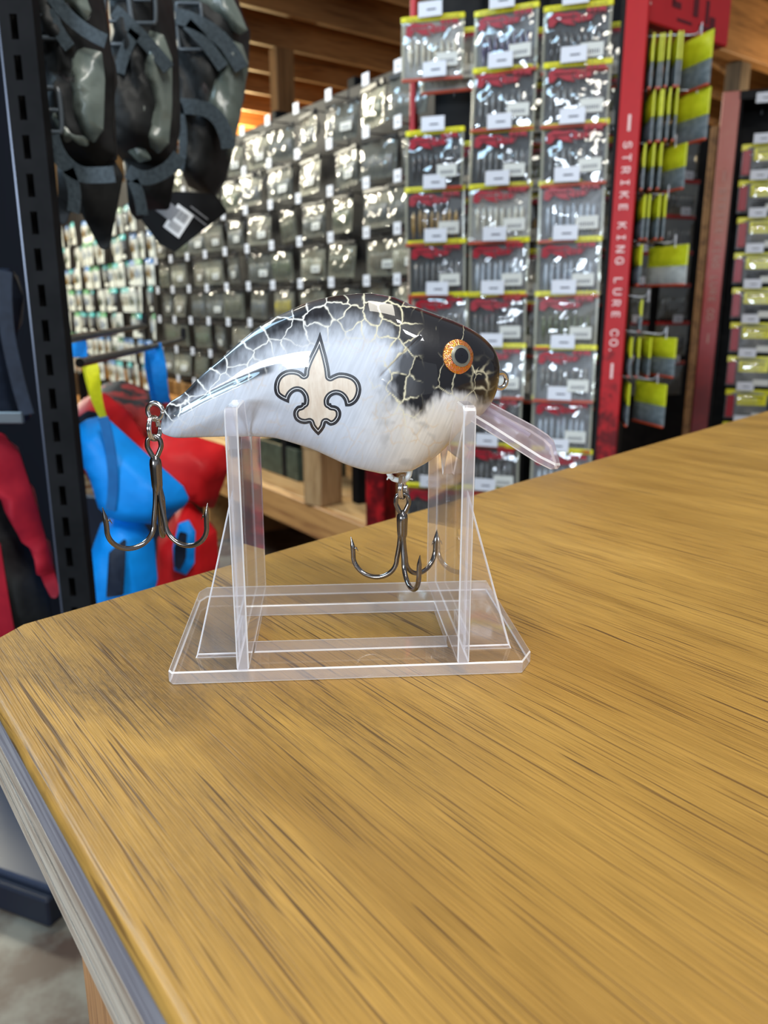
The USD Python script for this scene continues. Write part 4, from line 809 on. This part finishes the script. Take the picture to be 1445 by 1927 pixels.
def bag_proto(name, w, h, bait, back, seed, header=M_yh, hh=.011, logo=True, nb=8, film=M_film, amp=.0035, foot=M_orange, sticker=True, br=.0042, print_=True, fr=(6.5, 5.5)):
    br = br * (1.22 if logo else 1)
    p = proto(name); r = np.random.default_rng(seed)
    part('backing', MB().box((0, .004, -h / 2), (w * .98, .002, h * .98), None, .0008), BACK[back], p)
    part('film', crinkle(w, h, .0085, seed, amp, fr=fr), film, p, smooth=True)
    if logo:
        for sx in (-1, 1): part('seam', MB().box((sx * w * .478, -.0015, -h * .52), (w * .04, .003, h * .93), None, .0012), M_seam, p, label='pale heat-sealed seam')
    hd_ = part('header', MB().box((0, -.0005, -hh / 2 + .001), (w * 1.01, .0075, hh), None, .0012), header, p)
    if print_ and header is M_yh:
        b = MB(); x = -w * .42
        while x < w * .40:
            l = r.uniform(.004, .010); b.box((x + l / 2, -.0045, -hh / 2 + .0005), (l, .0006, .0022)); x += l + .002
        part('print', b, M_yd, hd_)
    for k in range(nb):
        x = (k - (nb - 1) / 2) * w * .80 / nb + r.uniform(-.001, .001)
        part('bait', capsule((x, -.0005 - r.uniform(0, .0015), -h * (.36 + r.uniform(0, .05))), br, h * r.uniform(.44, .52)), BAIT[bait], p, smooth=True)
    if logo:
        up = -h * .20; y = -.0098
        pts = [(-.41, -.10), (-.40, .03), (-.30, .085), (-.14, .05), (-.04, .07), (.05, .02), (.13, .03), (.15, .10), (.41, .10), (.41, .02), (.24, .01), (.23, -.06), (.04, -.085), (-.06, -.045), (-.02, -.12), (-.16, -.09), (-.27, -.02), (-.34, -.12)]
        lg = sg.Polygon([(a * w, b * h) for a, b in pts]).buffer(.0015).buffer(-.0008)
        lg = sg.MultiPolygon([g for g in getattr(lg.difference(unary_union([sg.box(x * w - .0011, -.1 * h, x * w + .0011, .12 * h) for x in (-.05, .07, .13, .22, .30)] + [sg.box(-.33 * w, -.012 * h, .02 * w, .008 * h), sg.box(.08 * w, .015 * h, .40 * w, .04 * h)])), 'geoms', [lg])])
        part('logo', MB().prism(lg, .0008, frame4((0, y, up), (1, 0, 0), (0, 0, 1), (0, -1, 0))), M_logo, p, label='red printed band')
    if foot is not None: part('foot', MB().box((0, -.0008, -h + .003), (w * .99, .005, .007), None, .001), foot, p)
    if sticker:
        s = part('sticker', MB().box((w * .25, -.0112, -h * .70), (w * .34, .0007, h * .21), None, .0003), M_stick, p, label='white price sticker')
        b = MB()
        for k in range(7): b.box((w * .25 + (k - 3) * w * .033, -.0118, -h * .725), (w * .014, .0004, h * .06))
        part('bars', b, M_ink2, s)
    return p
def hook_proto(name, length, tw, th):
    p = proto(name)
    part('wire', MB().tube(smooth_path([(0, length - .003, .004), (0, length * .5, .002), (0, .010, -.002), (0, .002, .002), (0, .0005, .012)], 14), .0021, 8).tube([(0, length - .003, .02), (0, length - .003, -.02)], .003, 8), M_wire, p, smooth=True)
    t = part('price_tag', MB().box((0, -.002, 0), (tw, .0016, th), None, .0006), M_tagw, p, label='white shelf tag')
    part('print', MB().box((tw * .05, -.0032, -th * .05), (tw * .38, .0004, th * .10)), M_ink2, t)
    return p

# ---------------------------------------------------------------- the long pegwall, running away to the left
GA = np.array([-.05, 2.2, 0])                                   # on the line of the hooks' ends
HK = .17
M_peg = mat_noise('pegwall_black', (.010, .009, .009), (.024, .021, .020), (20, 20, 20), .6)
def gpos(s, z): p = GA + dG * s; return np.array([p[0], p[1], z])
RG = np.stack([-dG, -nG, [0, 0, 1.0]], 1)                       # right, back, up
angG = math.degrees(math.atan2(RG[1, 0], RG[0, 0]))
wall = thing('pegwall', 'long black pegwall carrying rows of small bait packs, running away behind the lure', 'pegwall')
zt_tag = [at_plane(690, y, GA, nG)[2] for y in (149, 248, 344, 435, 528)]; pitch = (zt_tag[0] - zt_tag[4]) / 4; Z0 = zt_tag[0]
WT, WB = Z0 + .075, Z0 - 6 * pitch - .17
for k in range(9):
    s0 = -.16 + .51 * k; c = gpos(s0 + .255, (WT + WB) / 2) - nG * (HK + .012)
    part('panel', MB().box(c, (.506, .02, WT - WB), RG, .003), M_peg, wall)
    c = gpos(s0, (WT + .0) / 2) - nG * (HK + .035); part('upright', MB().box((c[0], c[1], (WT + .03 + ZP) / 2), (.04, .05, WT + .03 - ZP), RG, .003), M_black, wall)
c = gpos(-.16 + 2.295, WB - .045) - nG * (HK + .01); part('bottom_rail', MB().box(c, (4.59, .03, .07), RG, .004), M_frontwood, wall, label='orange timber bottom rail')
hookG = hook_proto('wall_hook', HK, .031, .029)
kinds = [('tan', 'beige', M_film2), ('olive', 'olive', M_film2), ('smoke', 'grey', M_film2), ('green', 'olive', M_film2), ('cream', 'beige', M_film2), ('grey', 'grey', M_film2)]
words = ['tan', 'olive', 'smoke grey', 'green', 'cream', 'charcoal']
PG = [bag_proto(f'wall_bag_{i}', .136, .100, b, bk, 100 + i, M_dkh, .012, False, 9, f, .0085, None, i % 2 == 0, .0052, fr=(8.5, 2.6)) for i, (b, bk, f) in enumerate(kinds)] + [bag_proto('wall_bag_6', .128, .100, 'yellow', 'beige', 110, M_dkh, .014, False, 9, M_film2, .006, None, False, .0048)]
words.append('golden yellow')
colS = [-.15] + [-.01 + .183 * k for k in range(10)]
for ci, s in enumerate(colS):
    for ri in range(8):
        z = Z0 - pitch * ri
        if ri == 7 and ci < 6: continue
        px = project(gpos(s, z)[None])[0]
        r = np.random.default_rng(ci * 31 + ri)
        where = f'{ORD[ri]} row down, {ORD[ci]} column from the right'
        copy(hookG, 'peg_hook', f'white-tagged wire hook on the long pegwall, {where}', 'peg hook', gpos(s, z), (0, 0, angG), 'hooks on the long pegwall')
        if z < WB + .05: continue
        v = int(r.integers(0, 6))
        if ci == 4 and ri == 4: v = 6
        off = -nG * (.02 + r.uniform(0, .03)) + dG * r.uniform(-.006, .006)
        copy(PG[v], 'bait_bag', f'{words[v]} bait bag on the long pegwall, {where}', 'bait bag', gpos(s, z - .008) + off, (r.uniform(-7, 5), r.uniform(-2, 2), angG + r.uniform(-10, 10)), 'bags on the long pegwall')
# small carded lures on its far end
M_teal = mat('teal_card', (.03, .62, .62), .4); M_blis = film_mat('blister_film', (1, 1, 1), .12, .10, 1.25)
M_cardw = mat('lure_card_white', (.78, .80, .74), .45); M_cardg = mat('lure_card_green', (.04, .42, .10), .45); M_cardb = mat('lure_card_blue', (.02, .24, .66), .45)
def card_proto(name, top, body, lure_m, seed):
    p = proto(name); w, h = .070, .115
    part('card', MB().box((0, .002, -h / 2), (w, .0016, h), None, .0006), body, p); part('header', MB().box((0, -.0002, -.011), (w, .002, .022), None, .0006), top, p)
    part('blister', crinkle(w * .86, h * .62, .018, seed, .001, 9, 9).add(*(lambda m: (m.v[0] + 0, m.f[0]))(crinkle(w * .8, h * .58, .016, seed, 0, 5, 5))), M_blis, p, smooth=True)
    b = MB(); g = trimesh.creation.icosphere(2, 1.0); g.apply_scale([.011, .006, .026]); g.apply_translation([0, -.008, -.060]); b.mesh(g); part('lure', b, lure_m, p, smooth=True)
    part('label', MB().box((0, -.001, -h + .017), (w * .7, .002, .018), None, .0005), M_cardw, p)
    return p
PC = [card_proto('card_0', M_teal, M_cardw, BAIT['cream'], 1), card_proto('card_1', M_cardw, M_cardw, BAIT['green'], 2), card_proto('card_2', M_cardg, M_cardw, BAIT['pearl'], 3), card_proto('card_3', M_cardb, M_cardw, BAIT['amber'], 4), card_proto('card_4', M_teal, M_dkh, BAIT['white'], 5)]
cw = ['teal-headed white', 'plain white', 'green-headed white', 'blue-headed white', 'teal-headed dark']
for ci in range(15):
    s = 1.83 + .105 * ci
    for ri in range(1, 8):
        z = Z0 - pitch * ri + .02; r = np.random.default_rng(900 + ci * 17 + ri); v = int(r.integers(0, 5))
        if project(gpos(s, z)[None])[0][0] < 95: continue
        copy(PC[v], 'lure_card', f'{cw[v]} lure card, far end of pegwall, {ORD[ri - 1]} row down, {ORD[ci]} from its right', 'lure card', gpos(s, z) - nG * r.uniform(.0, .05), (r.uniform(-4, 4), 0, angG + r.uniform(-12, 12)), 'lure cards at the far end')

# ---------------------------------------------------------------- tower of yellow-topped bags, right of the lure
def towerframe(px, t0, ang):
    d = ray(px, 575); O = CAM + d * t0; f = np.array([math.cos(ang), math.sin(ang), 0]); n = np.array([f[1], -f[0], 0]); return O, f, n
O1, F1, N1 = towerframe(940, 1.76, math.radians(-20.7)); a1 = math.degrees(math.atan2(F1[1], F1[0])); R1 = np.stack([F1, -N1, [0, 0, 1.0]], 1)
M_tred = mat_noise('tower_red', (.44, .010, .014), (.52, .016, .020), (6, 6, 6), .42)
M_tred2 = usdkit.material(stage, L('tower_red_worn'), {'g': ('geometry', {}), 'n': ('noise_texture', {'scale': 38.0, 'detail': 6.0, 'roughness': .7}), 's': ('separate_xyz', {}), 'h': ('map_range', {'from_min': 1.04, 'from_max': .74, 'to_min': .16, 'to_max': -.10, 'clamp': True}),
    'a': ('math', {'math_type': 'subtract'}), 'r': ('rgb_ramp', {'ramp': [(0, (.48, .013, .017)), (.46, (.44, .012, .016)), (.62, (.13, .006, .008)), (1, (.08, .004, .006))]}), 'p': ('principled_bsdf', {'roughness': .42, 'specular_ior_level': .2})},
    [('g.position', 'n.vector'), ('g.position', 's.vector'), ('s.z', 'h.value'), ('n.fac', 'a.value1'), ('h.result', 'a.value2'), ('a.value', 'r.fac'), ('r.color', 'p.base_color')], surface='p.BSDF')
M_pinkt = mat('sign_print', (.78, .52, .50), .5)
M_tblack = mat_noise('tower_black', (.008, .008, .009), (.018, .017, .017), (15, 15, 15), .6, specular_ior_level=.15)
def t1(px, py, back=0.0): return at_plane(px, py, O1 - N1 * back, N1)
hookT = hook_proto('tower_hook', .16, .052, .029)
tags = {3: [(1084, -8), (1080, 102), (1077, 218), (1067, 328), (1064, 438), (1061, 540), (1059, 643), (1053, 740), (1048, 838)],
        2: [(945, 0), (942, 113), (940, 228), (936, 335), (931, 440), (927, 541), (925, 640), (921, 736), (916, 828), (912, 912)],
        1: [(810, 17), (818, 130), (815, 233), (818, 342), (820, 443), (823, 543), (818, 640), (814, 735), (812, 825), (810, 906)]}
sets = [('cream', 'white'), ('dark', 'grey'), ('grey', 'grey'), ('purple', 'silver'), ('white', 'white'), ('pearl', 'silver'), ('green', 'olive'), ('smoke', 'silver'), ('amber', 'dark')]
wT = ['cream bait', 'black bait', 'charcoal bait', 'purple bait', 'white bait', 'pale blue bait', 'green bait', 'smoke grey bait', 'amber bait']
PT = [bag_proto(f'tower_bag_{i}', .136, .124, b, k, 200 + i, amp=.0065) for i, (b, k) in enumerate(sets)]
pick = {1: [0, None, 1, 8, 2, 7, 1, 4, 2, 1], 2: [3, 2, 2, 4, 5, 2, 5, 1, 2, 2], 3: [1, 2, 2, 5, 5, 6, 7, 5, 5]}
coln = {1: 'left', 2: 'middle', 3: 'right'}
for c_, lst in tags.items():
    for ri, (x, y) in enumerate(lst):
        r = np.random.default_rng(c_ * 50 + ri); q = t1(x, y)
        where = f'{ORD[ri]} row down, {coln[c_]} column of the lettered tower'
        copy(hookT, 'peg_hook', f'wire hook with wide white tag, {where}', 'peg hook', q, (0, 0, a1), 'hooks on the lettered red tower')
        v = pick[c_][ri]
        if v is None: continue
        dx = (.006 if c_ == 3 else .004 if c_ == 2 else .0)
        copy(PT[v], 'worm_bag', f'yellow-topped {wT[v]} bag, {where}', 'bait bag', q - N1 * (.016 if c_ > 1 else .012) + F1 * (dx + r.uniform(-.003, .003)) - np.array([0, 0, .009]), (r.uniform(-5, 2), r.uniform(-1.5, 1.5), a1 + r.uniform(-5, 5)), 'front bags on the lettered red tower')
        if (c_, ri) in ((1, 0), (2, 0), (2, 1), (1, 2), (2, 2), (1, 3), (2, 3), (3, 0), (3, 1), (3, 2), (2, 4), (3, 3), (2, 5), (2, 6), (3, 4), (3, 6)):
            copy(PT[(v + 4) % 9], 'worm_bag', f'half-hidden rear bag, {where}', 'bait bag', q - N1 * (.07 + r.uniform(0, .03)) + F1 * (.022 + r.uniform(-.004, .006)) - np.array([0, 0, .02 + r.uniform(0, .012)]), (r.uniform(-4, 2), 0, a1 + r.uniform(-6, 6)), 'rear bags on the lettered red tower')
tower = thing('display_tower', 'black display tower with a red lettered side column and red header, right of the lure', 'display tower')
xa, xb = (t1(778, 400, .03) - O1) @ F1, (t1(1150, 400, .03) - O1) @ F1
TT = 1.98
def tb(x, b, z, s, bev=.003): c = O1 + F1 * x - N1 * b; return MB().box((c[0], c[1], z), s, R1, bev)
part('back_panel', tb((xa + xb) / 2, .185, TT / 2, (xb - xa, .02, TT)), M_tblack, tower)
for x in (.0, (t1(1003, 300, .1) - O1) @ F1, (t1(885, 300, .1) - O1) @ F1):
    part('slat', tb(x, .172, TT / 2, (.012, .006, TT)), M_black, tower)
xc0, xc1 = (t1(1156, 340, 0) - O1) @ F1, (t1(1197, 340, 0) - O1) @ F1
ymid = (xc0 + xc1) / 2
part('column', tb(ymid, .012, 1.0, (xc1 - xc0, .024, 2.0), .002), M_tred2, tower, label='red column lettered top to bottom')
part('column_return', tb(xc0 - .004, .10, 1.0, (.012, .17, 2.0), .002), M_tblack, tower)
part('side_panel', tb(xc1 - .01, .105, 1.0, (.012, .165, 2.0), .002), M_tblack, tower)
part('left_trim', tb((t1(778, 210, .16) - O1) @ F1, .165, 1.0, (.014, .03, 2.0), .002), M_tred, tower, label='red left edge trim')
part('header', tb((xa + xc1) / 2, .06, 1.88, (xc1 - xa, .10, .22), .004), M_tred, tower)
# the column's lettering, read from top to bottom
def lettering(text, h, depth, bold=True): m = meshkit.text_mesh(text, h, depth, bold); m.apply_translation([-m.bounds[0][0], -h / 2, 0]); return m
zt0 = t1(1166, 262)[2]; zt1 = t1(1138, 668)[2]
words_ = [('STRIKE', 262, 402), ('KING', 414, 502), ('LURE', 517, 602), ('CO.', 617, 672)]
sign = MB(); capw = (xc1 - xc0) * .40
for wd, ya, yb in words_:
    zA = t1(np.interp(ya, [260, 680], [1167, 1139]), ya)[2]; zB = t1(np.interp(yb, [260, 680], [1167, 1139]), yb)[2]
    n = len(wd); step = (zA - zB) / n
    for i, ch in enumerate(wd):
        m = lettering(ch, capw * .95, .0012); cw_ = m.bounds[1][0]; zc = zA - step * (i + .5) if ch != '.' else zA - step * (i + .25)
        T = frame4(np.array([0, 0, 0]), (0, 0, -1), F1, N1)
        m.apply_translation([-cw_ / 2, 0, 0]); base = O1 + F1 * ymid + N1 * .0002; m.apply_transform(T); m.apply_translation([base[0], base[1], zc]); sign.mesh(m)
for ya, yb in ((217, 250), (684, 712)):
    zA, zB = t1(1165, ya)[2], t1(1137, yb)[2]; c = O1 + F1 * ymid + N1 * .0006; sign.box((c[0], c[1], (zA + zB) / 2), (.0055, .0012, zA - zB), R1)
part('lettering', sign, M_pinkt, tower, label='pale capital lettering down the red column')
# red foot at the tower's lower left
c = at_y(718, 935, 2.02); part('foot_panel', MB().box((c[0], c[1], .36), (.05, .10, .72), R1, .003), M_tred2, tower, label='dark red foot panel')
# the side header, turned back to the right, with the end of a word
h0 = t1(1209, 34, .01); dh = np.array([1.38, 1.0, 0]) / np.linalg.norm([1.38, 1, 0]); nh = np.array([dh[1], -dh[0], 0]); Rh = np.stack([dh, -nh, [0, 0, 1.0]], 1)
hc_ = h0 + dh * .15 - nh * .02; part('side_header', MB().box((hc_[0], hc_[1], h0[2] + .12), (.30, .03, .24), Rh, .003), M_tred, tower, label='red side header with dark figures')
m = lettering('E', .030, .001); m.apply_transform(frame4((0, 0, 0), dh, (0, 0, 1), nh)); q = h0 + dh * .008 + nh * -.0045; m.apply_translation([q[0], q[1], h0[2] + .045]); part('header_letter', m, M_pinkt, tower)
M_fig = mat('header_print_dark', (.10, .008, .012), .5)
fig = MB()
for dx, dz, sx, sz in ((.175, .10, .018, .13), (.10, .07, .008, .05), (.11, .045, .03, .012), (.215, .05, .012, .045), (.235, .035, .02, .02), (.22, .02, .06, .010), (.14, .02, .05, .006)):
    q = h0 + dh * dx + nh * -.0046; fig.box((q[0], q[1], h0[2] + dz), (sx, .001, sz), Rh)
part('header_print', fig, M_fig, tower)

# bags hung on the tower's right flank, seen edge on
M_grey2 = mat_noise('grey_pack_print', (.10, .12, .13), (.17, .19, .20), (60, 60, 60), .35, coord='object')
M_ylm = mat_noise('lime_yellow_pack', (.46, .48, .010), (.58, .58, .02), (50, 50, 50), .35, coord='object')
def flank_proto(name, low):
    p = proto(name); w, h = .12, .115
    part('top_half', crinkle(w, h * .52, .006, 11, .0015, 10, 8).box((0, .001, -h * .26), (w, .004, h * .52), None, .001), M_ylm, p, smooth=30, label='lime yellow upper half')
    b = crinkle(w, h * .48, .007, 12, .002, 10, 8).box((0, .001, -h * .24), (w, .004, h * .48), None, .001); b.v = [v - np.array([0, 0, h * .52]) for v in b.v]
    part('lower_half', b, low, p, smooth=30, label='lower half')
    part('foot', MB().box((0, -.001, -h), (w, .006, .006), None, .001), M_orange, p); return p
FP = [flank_proto('flank_bag_0', M_grey2), flank_proto('flank_bag_1', BACK['white'])]
hookF = hook_proto('flank_hook', .11, .040, .026)
rows_f = [(60, 162, 7, .088, 1), (165, 262, 6, .090, 1), (266, 352, 5, .058, 1), (362, 446, 4, .052, 0), (456, 532, 2, .074, 1), (560, 620, 1, .030, 0), (632, 706, 4, .072, 1), (720, 800, 2, .062, 1)]
back1 = -N1
for ri, (ya, yb, nbag, tip, faced) in enumerate(rows_f):
    zc = t1(1225, ya)[2]; r = np.random.default_rng(700 + ri); sc = (zc - t1(1225, yb)[2]) / .115
    base = O1 + F1 * (xc1 + .002) + back1 * .055
    q = base + F1 * (tip + .006); copy(hookF, 'peg_hook', f'white-tagged wire hook on the right flank of the lettered tower, {ORD[ri]} row down', 'peg hook', (q[0], q[1], zc + .004), (0, 0, a1 + 90), 'hooks on the flank of the lettered tower')
    for k in range(nbag):
        front = k == nbag - 1; x = .006 + (tip - .012) * (k / max(nbag - 1, 1) if nbag > 1 else 1) * (.80 if not front and faced else 1); q = base + F1 * x + back1 * r.uniform(-.004, .004)
        copy(FP[1 if ri == 4 and front else 0], 'flank_bag', f'{"outermost" if front else ORD[k]} lime-topped bag on the right flank of the lettered tower, {ORD[ri]} row down', 'bait bag', (q[0], q[1], zc - .004), (0, 0, a1 - 90 + (r.uniform(34, 44) if front and faced else r.uniform(2, 14))), 'bags on the flank of the lettered tower', (1, 1, sc))

# ---------------------------------------------------------------- dark pegboard far behind, between the two towers
O3 = at_y(1290, 480, 3.6); R3 = rotz(math.radians(20)); F3, B3 = R3[:, 0], R3[:, 1]
dark = thing('far_pegboard', 'dark pegboard with rows of black bait packs between the two red towers', 'pegboard')
def p3(px, py): return at_plane(px, py, O3, B3)
c = O3 + B3 * .14; part('board', MB().box((c[0], c[1], 1.05), (.62, .02, 1.5), R3, .003), M_tblack, dark)
part('shelf_foot', MB().box((c[0] - B3[0] * .10, c[1] - B3[1] * .10, .15), (.62, .3, .30), R3, .004), M_lightwood, dark, label='pale timber foot')
PD = [bag_proto('far_bag_0', .165, .15, 'dark', 'olive', 301, M_rh, .016, False, 8, M_film2, .005, None, False, .007), bag_proto('far_bag_1', .165, .15, 'grey', 'dark', 302, M_rh, .016, False, 8, M_film2, .005, None, False, .007)]
hookD = hook_proto('far_hook', .13, .05, .032)
for ri, y in enumerate((252, 330, 398, 466, 528, 600, 676)):
    for ci, x in enumerate((1224, 1300)):
        q = p3(x - ri * 5, y); copy(hookD, 'peg_hook', f'white-tagged hook on the dark far pegboard, {ORD[ri]} row down, {"left" if ci == 0 else "right"} column', 'peg hook', q, (0, 0, 20), 'hooks on the dark far pegboard')
        r = np.random.default_rng(ri * 9 + ci); copy(PD[(ri + ci) % 2], 'bait_pack', f'dark bait pack with red top on the far pegboard, {ORD[ri]} row down, {"left" if ci == 0 else "right"} column', 'bait pack', q + B3 * .03 - np.array([0, 0, .012]), (r.uniform(-3, 3), 0, 20 + r.uniform(-6, 6)), 'packs on the dark far pegboard')

# ---------------------------------------------------------------- the second red tower, right edge
O2, F2, N2 = towerframe(1400, 2.85, math.radians(-20.7)); R2 = np.stack([F2, -N2, [0, 0, 1.0]], 1)
def t2(px, py, back=0.0): return at_plane(px, py, O2 - N2 * back, N2)
def tb2(x, b, z, s, bev=.003): c = O2 + F2 * x - N2 * b; return MB().box((c[0], c[1], z), s, R2, bev)
TH2 = t2(1373, 172)[2]
tw2 = thing('display_tower', 'second black tower with a red lettered column at the right edge of the photo', 'display tower')
xl, xr = (t2(1331, 480) - O2) @ F2, (t2(1364, 480) - O2) @ F2; xm = (xl + xr) / 2
M_red_graded = usdkit.material(stage, L('red_paler_upward'), {'g': ('geometry', {}), 's': ('separate_xyz', {}), 'n': ('noise_texture', {'scale': 22.0, 'detail': 5.0}), 'k': ('math', {'math_type': 'multiply_add', 'value2': .25, 'value3': -.12}), 'a': ('math', {'math_type': 'add'}),
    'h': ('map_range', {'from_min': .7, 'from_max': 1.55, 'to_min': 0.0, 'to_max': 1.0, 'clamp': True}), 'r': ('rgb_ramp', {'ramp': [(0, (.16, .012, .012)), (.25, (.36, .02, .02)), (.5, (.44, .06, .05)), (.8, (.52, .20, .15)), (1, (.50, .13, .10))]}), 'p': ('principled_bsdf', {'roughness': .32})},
    [('g.position', 's.vector'), ('g.position', 'n.vector'), ('s.z', 'h.value'), ('n.fac', 'k.value1'), ('k.value', 'a.value1'), ('h.result', 'a.value2'), ('a.value', 'r.fac'), ('r.color', 'p.base_color')], surface='p.BSDF')  # red graded by height, dark below and paler above
part('column', tb2(xm, .012, TH2 / 2, (xr - xl, .024, TH2), .002), M_red_graded, tw2, label='red lettered column, paler towards the top')
part('back_panel', tb2(xr + .26, .20, TH2 / 2, (.56, .02, TH2)), M_tblack, tw2); part('column_return', tb2(xr + .004, .11, TH2 / 2, (.012, .18, TH2), .002), M_tblack, tw2)
part('top_cap', tb2(xr + .26, .10, TH2 - .015, (.54, .20, .03)), M_tblack, tw2)
part('timber_side', tb2(xl - .016, .10, TH2 * .47, (.026, .20, TH2 * .94), .003), M_joist, tw2, label='brown timber side panel')
sign = MB()
for wd, ya, yb in (('STRIKE', 352, 442), ('KING', 452, 506), ('LURE', 517, 570), ('CO.', 580, 614)):
    xx_ = lambda y: np.interp(y, [172, 800], [1373, 1318]) - 1
    zA, zB = t2(xx_(ya), ya)[2], t2(xx_(yb), yb)[2]; step = (zA - zB) / len(wd)
    for i, ch in enumerate(wd):
        m = lettering(ch, (xr - xl) * .38, .0012); m.apply_translation([-m.bounds[1][0] / 2, 0, 0]); m.apply_transform(frame4((0, 0, 0), (0, 0, -1), F2, N2))
        base = O2 + F2 * xm + N2 * .0002; m.apply_translation([base[0], base[1], zA - step * (i + (.5 if ch != '.' else .25))]); sign.mesh(m)
for ya, yb in ((322, 342), (628, 646)):
    c = O2 + F2 * xm + N2 * .0006; zA, zB = t2(1350, ya)[2], t2(1340, yb)[2]; sign.box((c[0], c[1], (zA + zB) / 2), (.0055, .0012, zA - zB), R2)
part('lettering', sign, mat('dull_print', (.50, .26, .22), .5), tw2)
def tub_proto(name, bait, seed):
    """short fat pack: yellow upper half, red flanks, baits below"""
    p = proto(name); w, h = .150, .108
    part('pouch', crinkle(w * .97, h, .012, seed, .002, 14, 10).box((0, .003, -h / 2), (w * .95, .004, h), None, .001), BACK['silver'], p, smooth=30, label='silver pouch')
    part('side_print', MB().box((-w * .38, -.0135, -h * .56), (w * .17, .002, h * .74), None, .0006), M_logo, p, label='dark red printed side')
    y = part('top_band', crinkle(w, h * .20, .006, seed + 1, .0015, 12, 6).box((0, .0, -h * .09), (w * 1.0, .008, h * .18), None, .001), M_yh, p, smooth=30, label='yellow top band')
    part('title_panel', MB().box((w * .10, -.0145, -h * .34), (w * .66, .002, h * .36), None, .0006), M_yh, p, label='yellow title panel')
    b = MB()
    for k in range(6): b.box((w * (-.12 + .085 * k), -.0158, -h * (.26 if k % 2 else .25)), (w * .06, .0005, h * .08))
    for k in range(8): b.box((w * (-.13 + .06 * k), -.0158, -h * .42), (w * .045, .0005, h * .03))
    part('title_print', b, M_yd, p)
    for k in range(5): part('bait', MB().tube([(-w * .18, -.0125, -h * (.60 + .07 * k)), (w * .1, -.0145, -h * (.60 + .07 * k)), (w * .40, -.0125, -h * (.60 + .07 * k))], [.002, .0036, .002], 6), BAIT[bait], p, smooth=True)
    part('film', crinkle(w * .9, h * .85, .019, seed + 2, .002, 12, 10), M_film, p, smooth=True)
    s = part('sticker', MB().box((w * .30, -.0235, -h * .86), (w * .36, .0007, h * .20), None, .0003), M_stick, p, label='white price sticker')
    return p
PU = [tub_proto(f'tub_{i}', b, 400 + i) for i, b in enumerate(('dark', 'smoke', 'green', 'grey'))]; wU = ['black', 'smoke grey', 'green', 'charcoal']
hookU = hook_proto('tower_hook_b', .17, .058, .032)
ys = [183, 260, 329, 400, 467, 534, 600, 664, 727, 790]; xs2 = [1437, 1432, 1425, 1422, 1416, 1412, 1408, 1402, 1398, 1392]
a2 = math.degrees(math.atan2(F2[1], F2[0]))
for ri, (x, y) in enumerate(zip(xs2, ys)):
    for ci in range(2):
        q = t2(x + 4, y) + F2 * .168 * ci
        where = f'{ORD[ri]} row down, {"left" if ci == 0 else "right"} column'
        copy(hookU, 'peg_hook', f'wire hook with white tag on the right-edge tower, {where}', 'peg hook', q, (0, 0, a2), 'hooks on the right-edge tower')
        if ri == 0: continue
        r = np.random.default_rng(1200 + ri * 3 + ci); v = int(r.integers(0, 4))
        copy(PU[v], 'bait_pouch', f'yellow-banded {wU[v]} bait pouch on the right-edge tower, {where}', 'bait pouch', q - N2 * .022 + F2 * .012 - np.array([0, 0, .013]), (r.uniform(-4, 2), 0, a2 + r.uniform(-5, 5)), 'pouches on the right-edge tower')
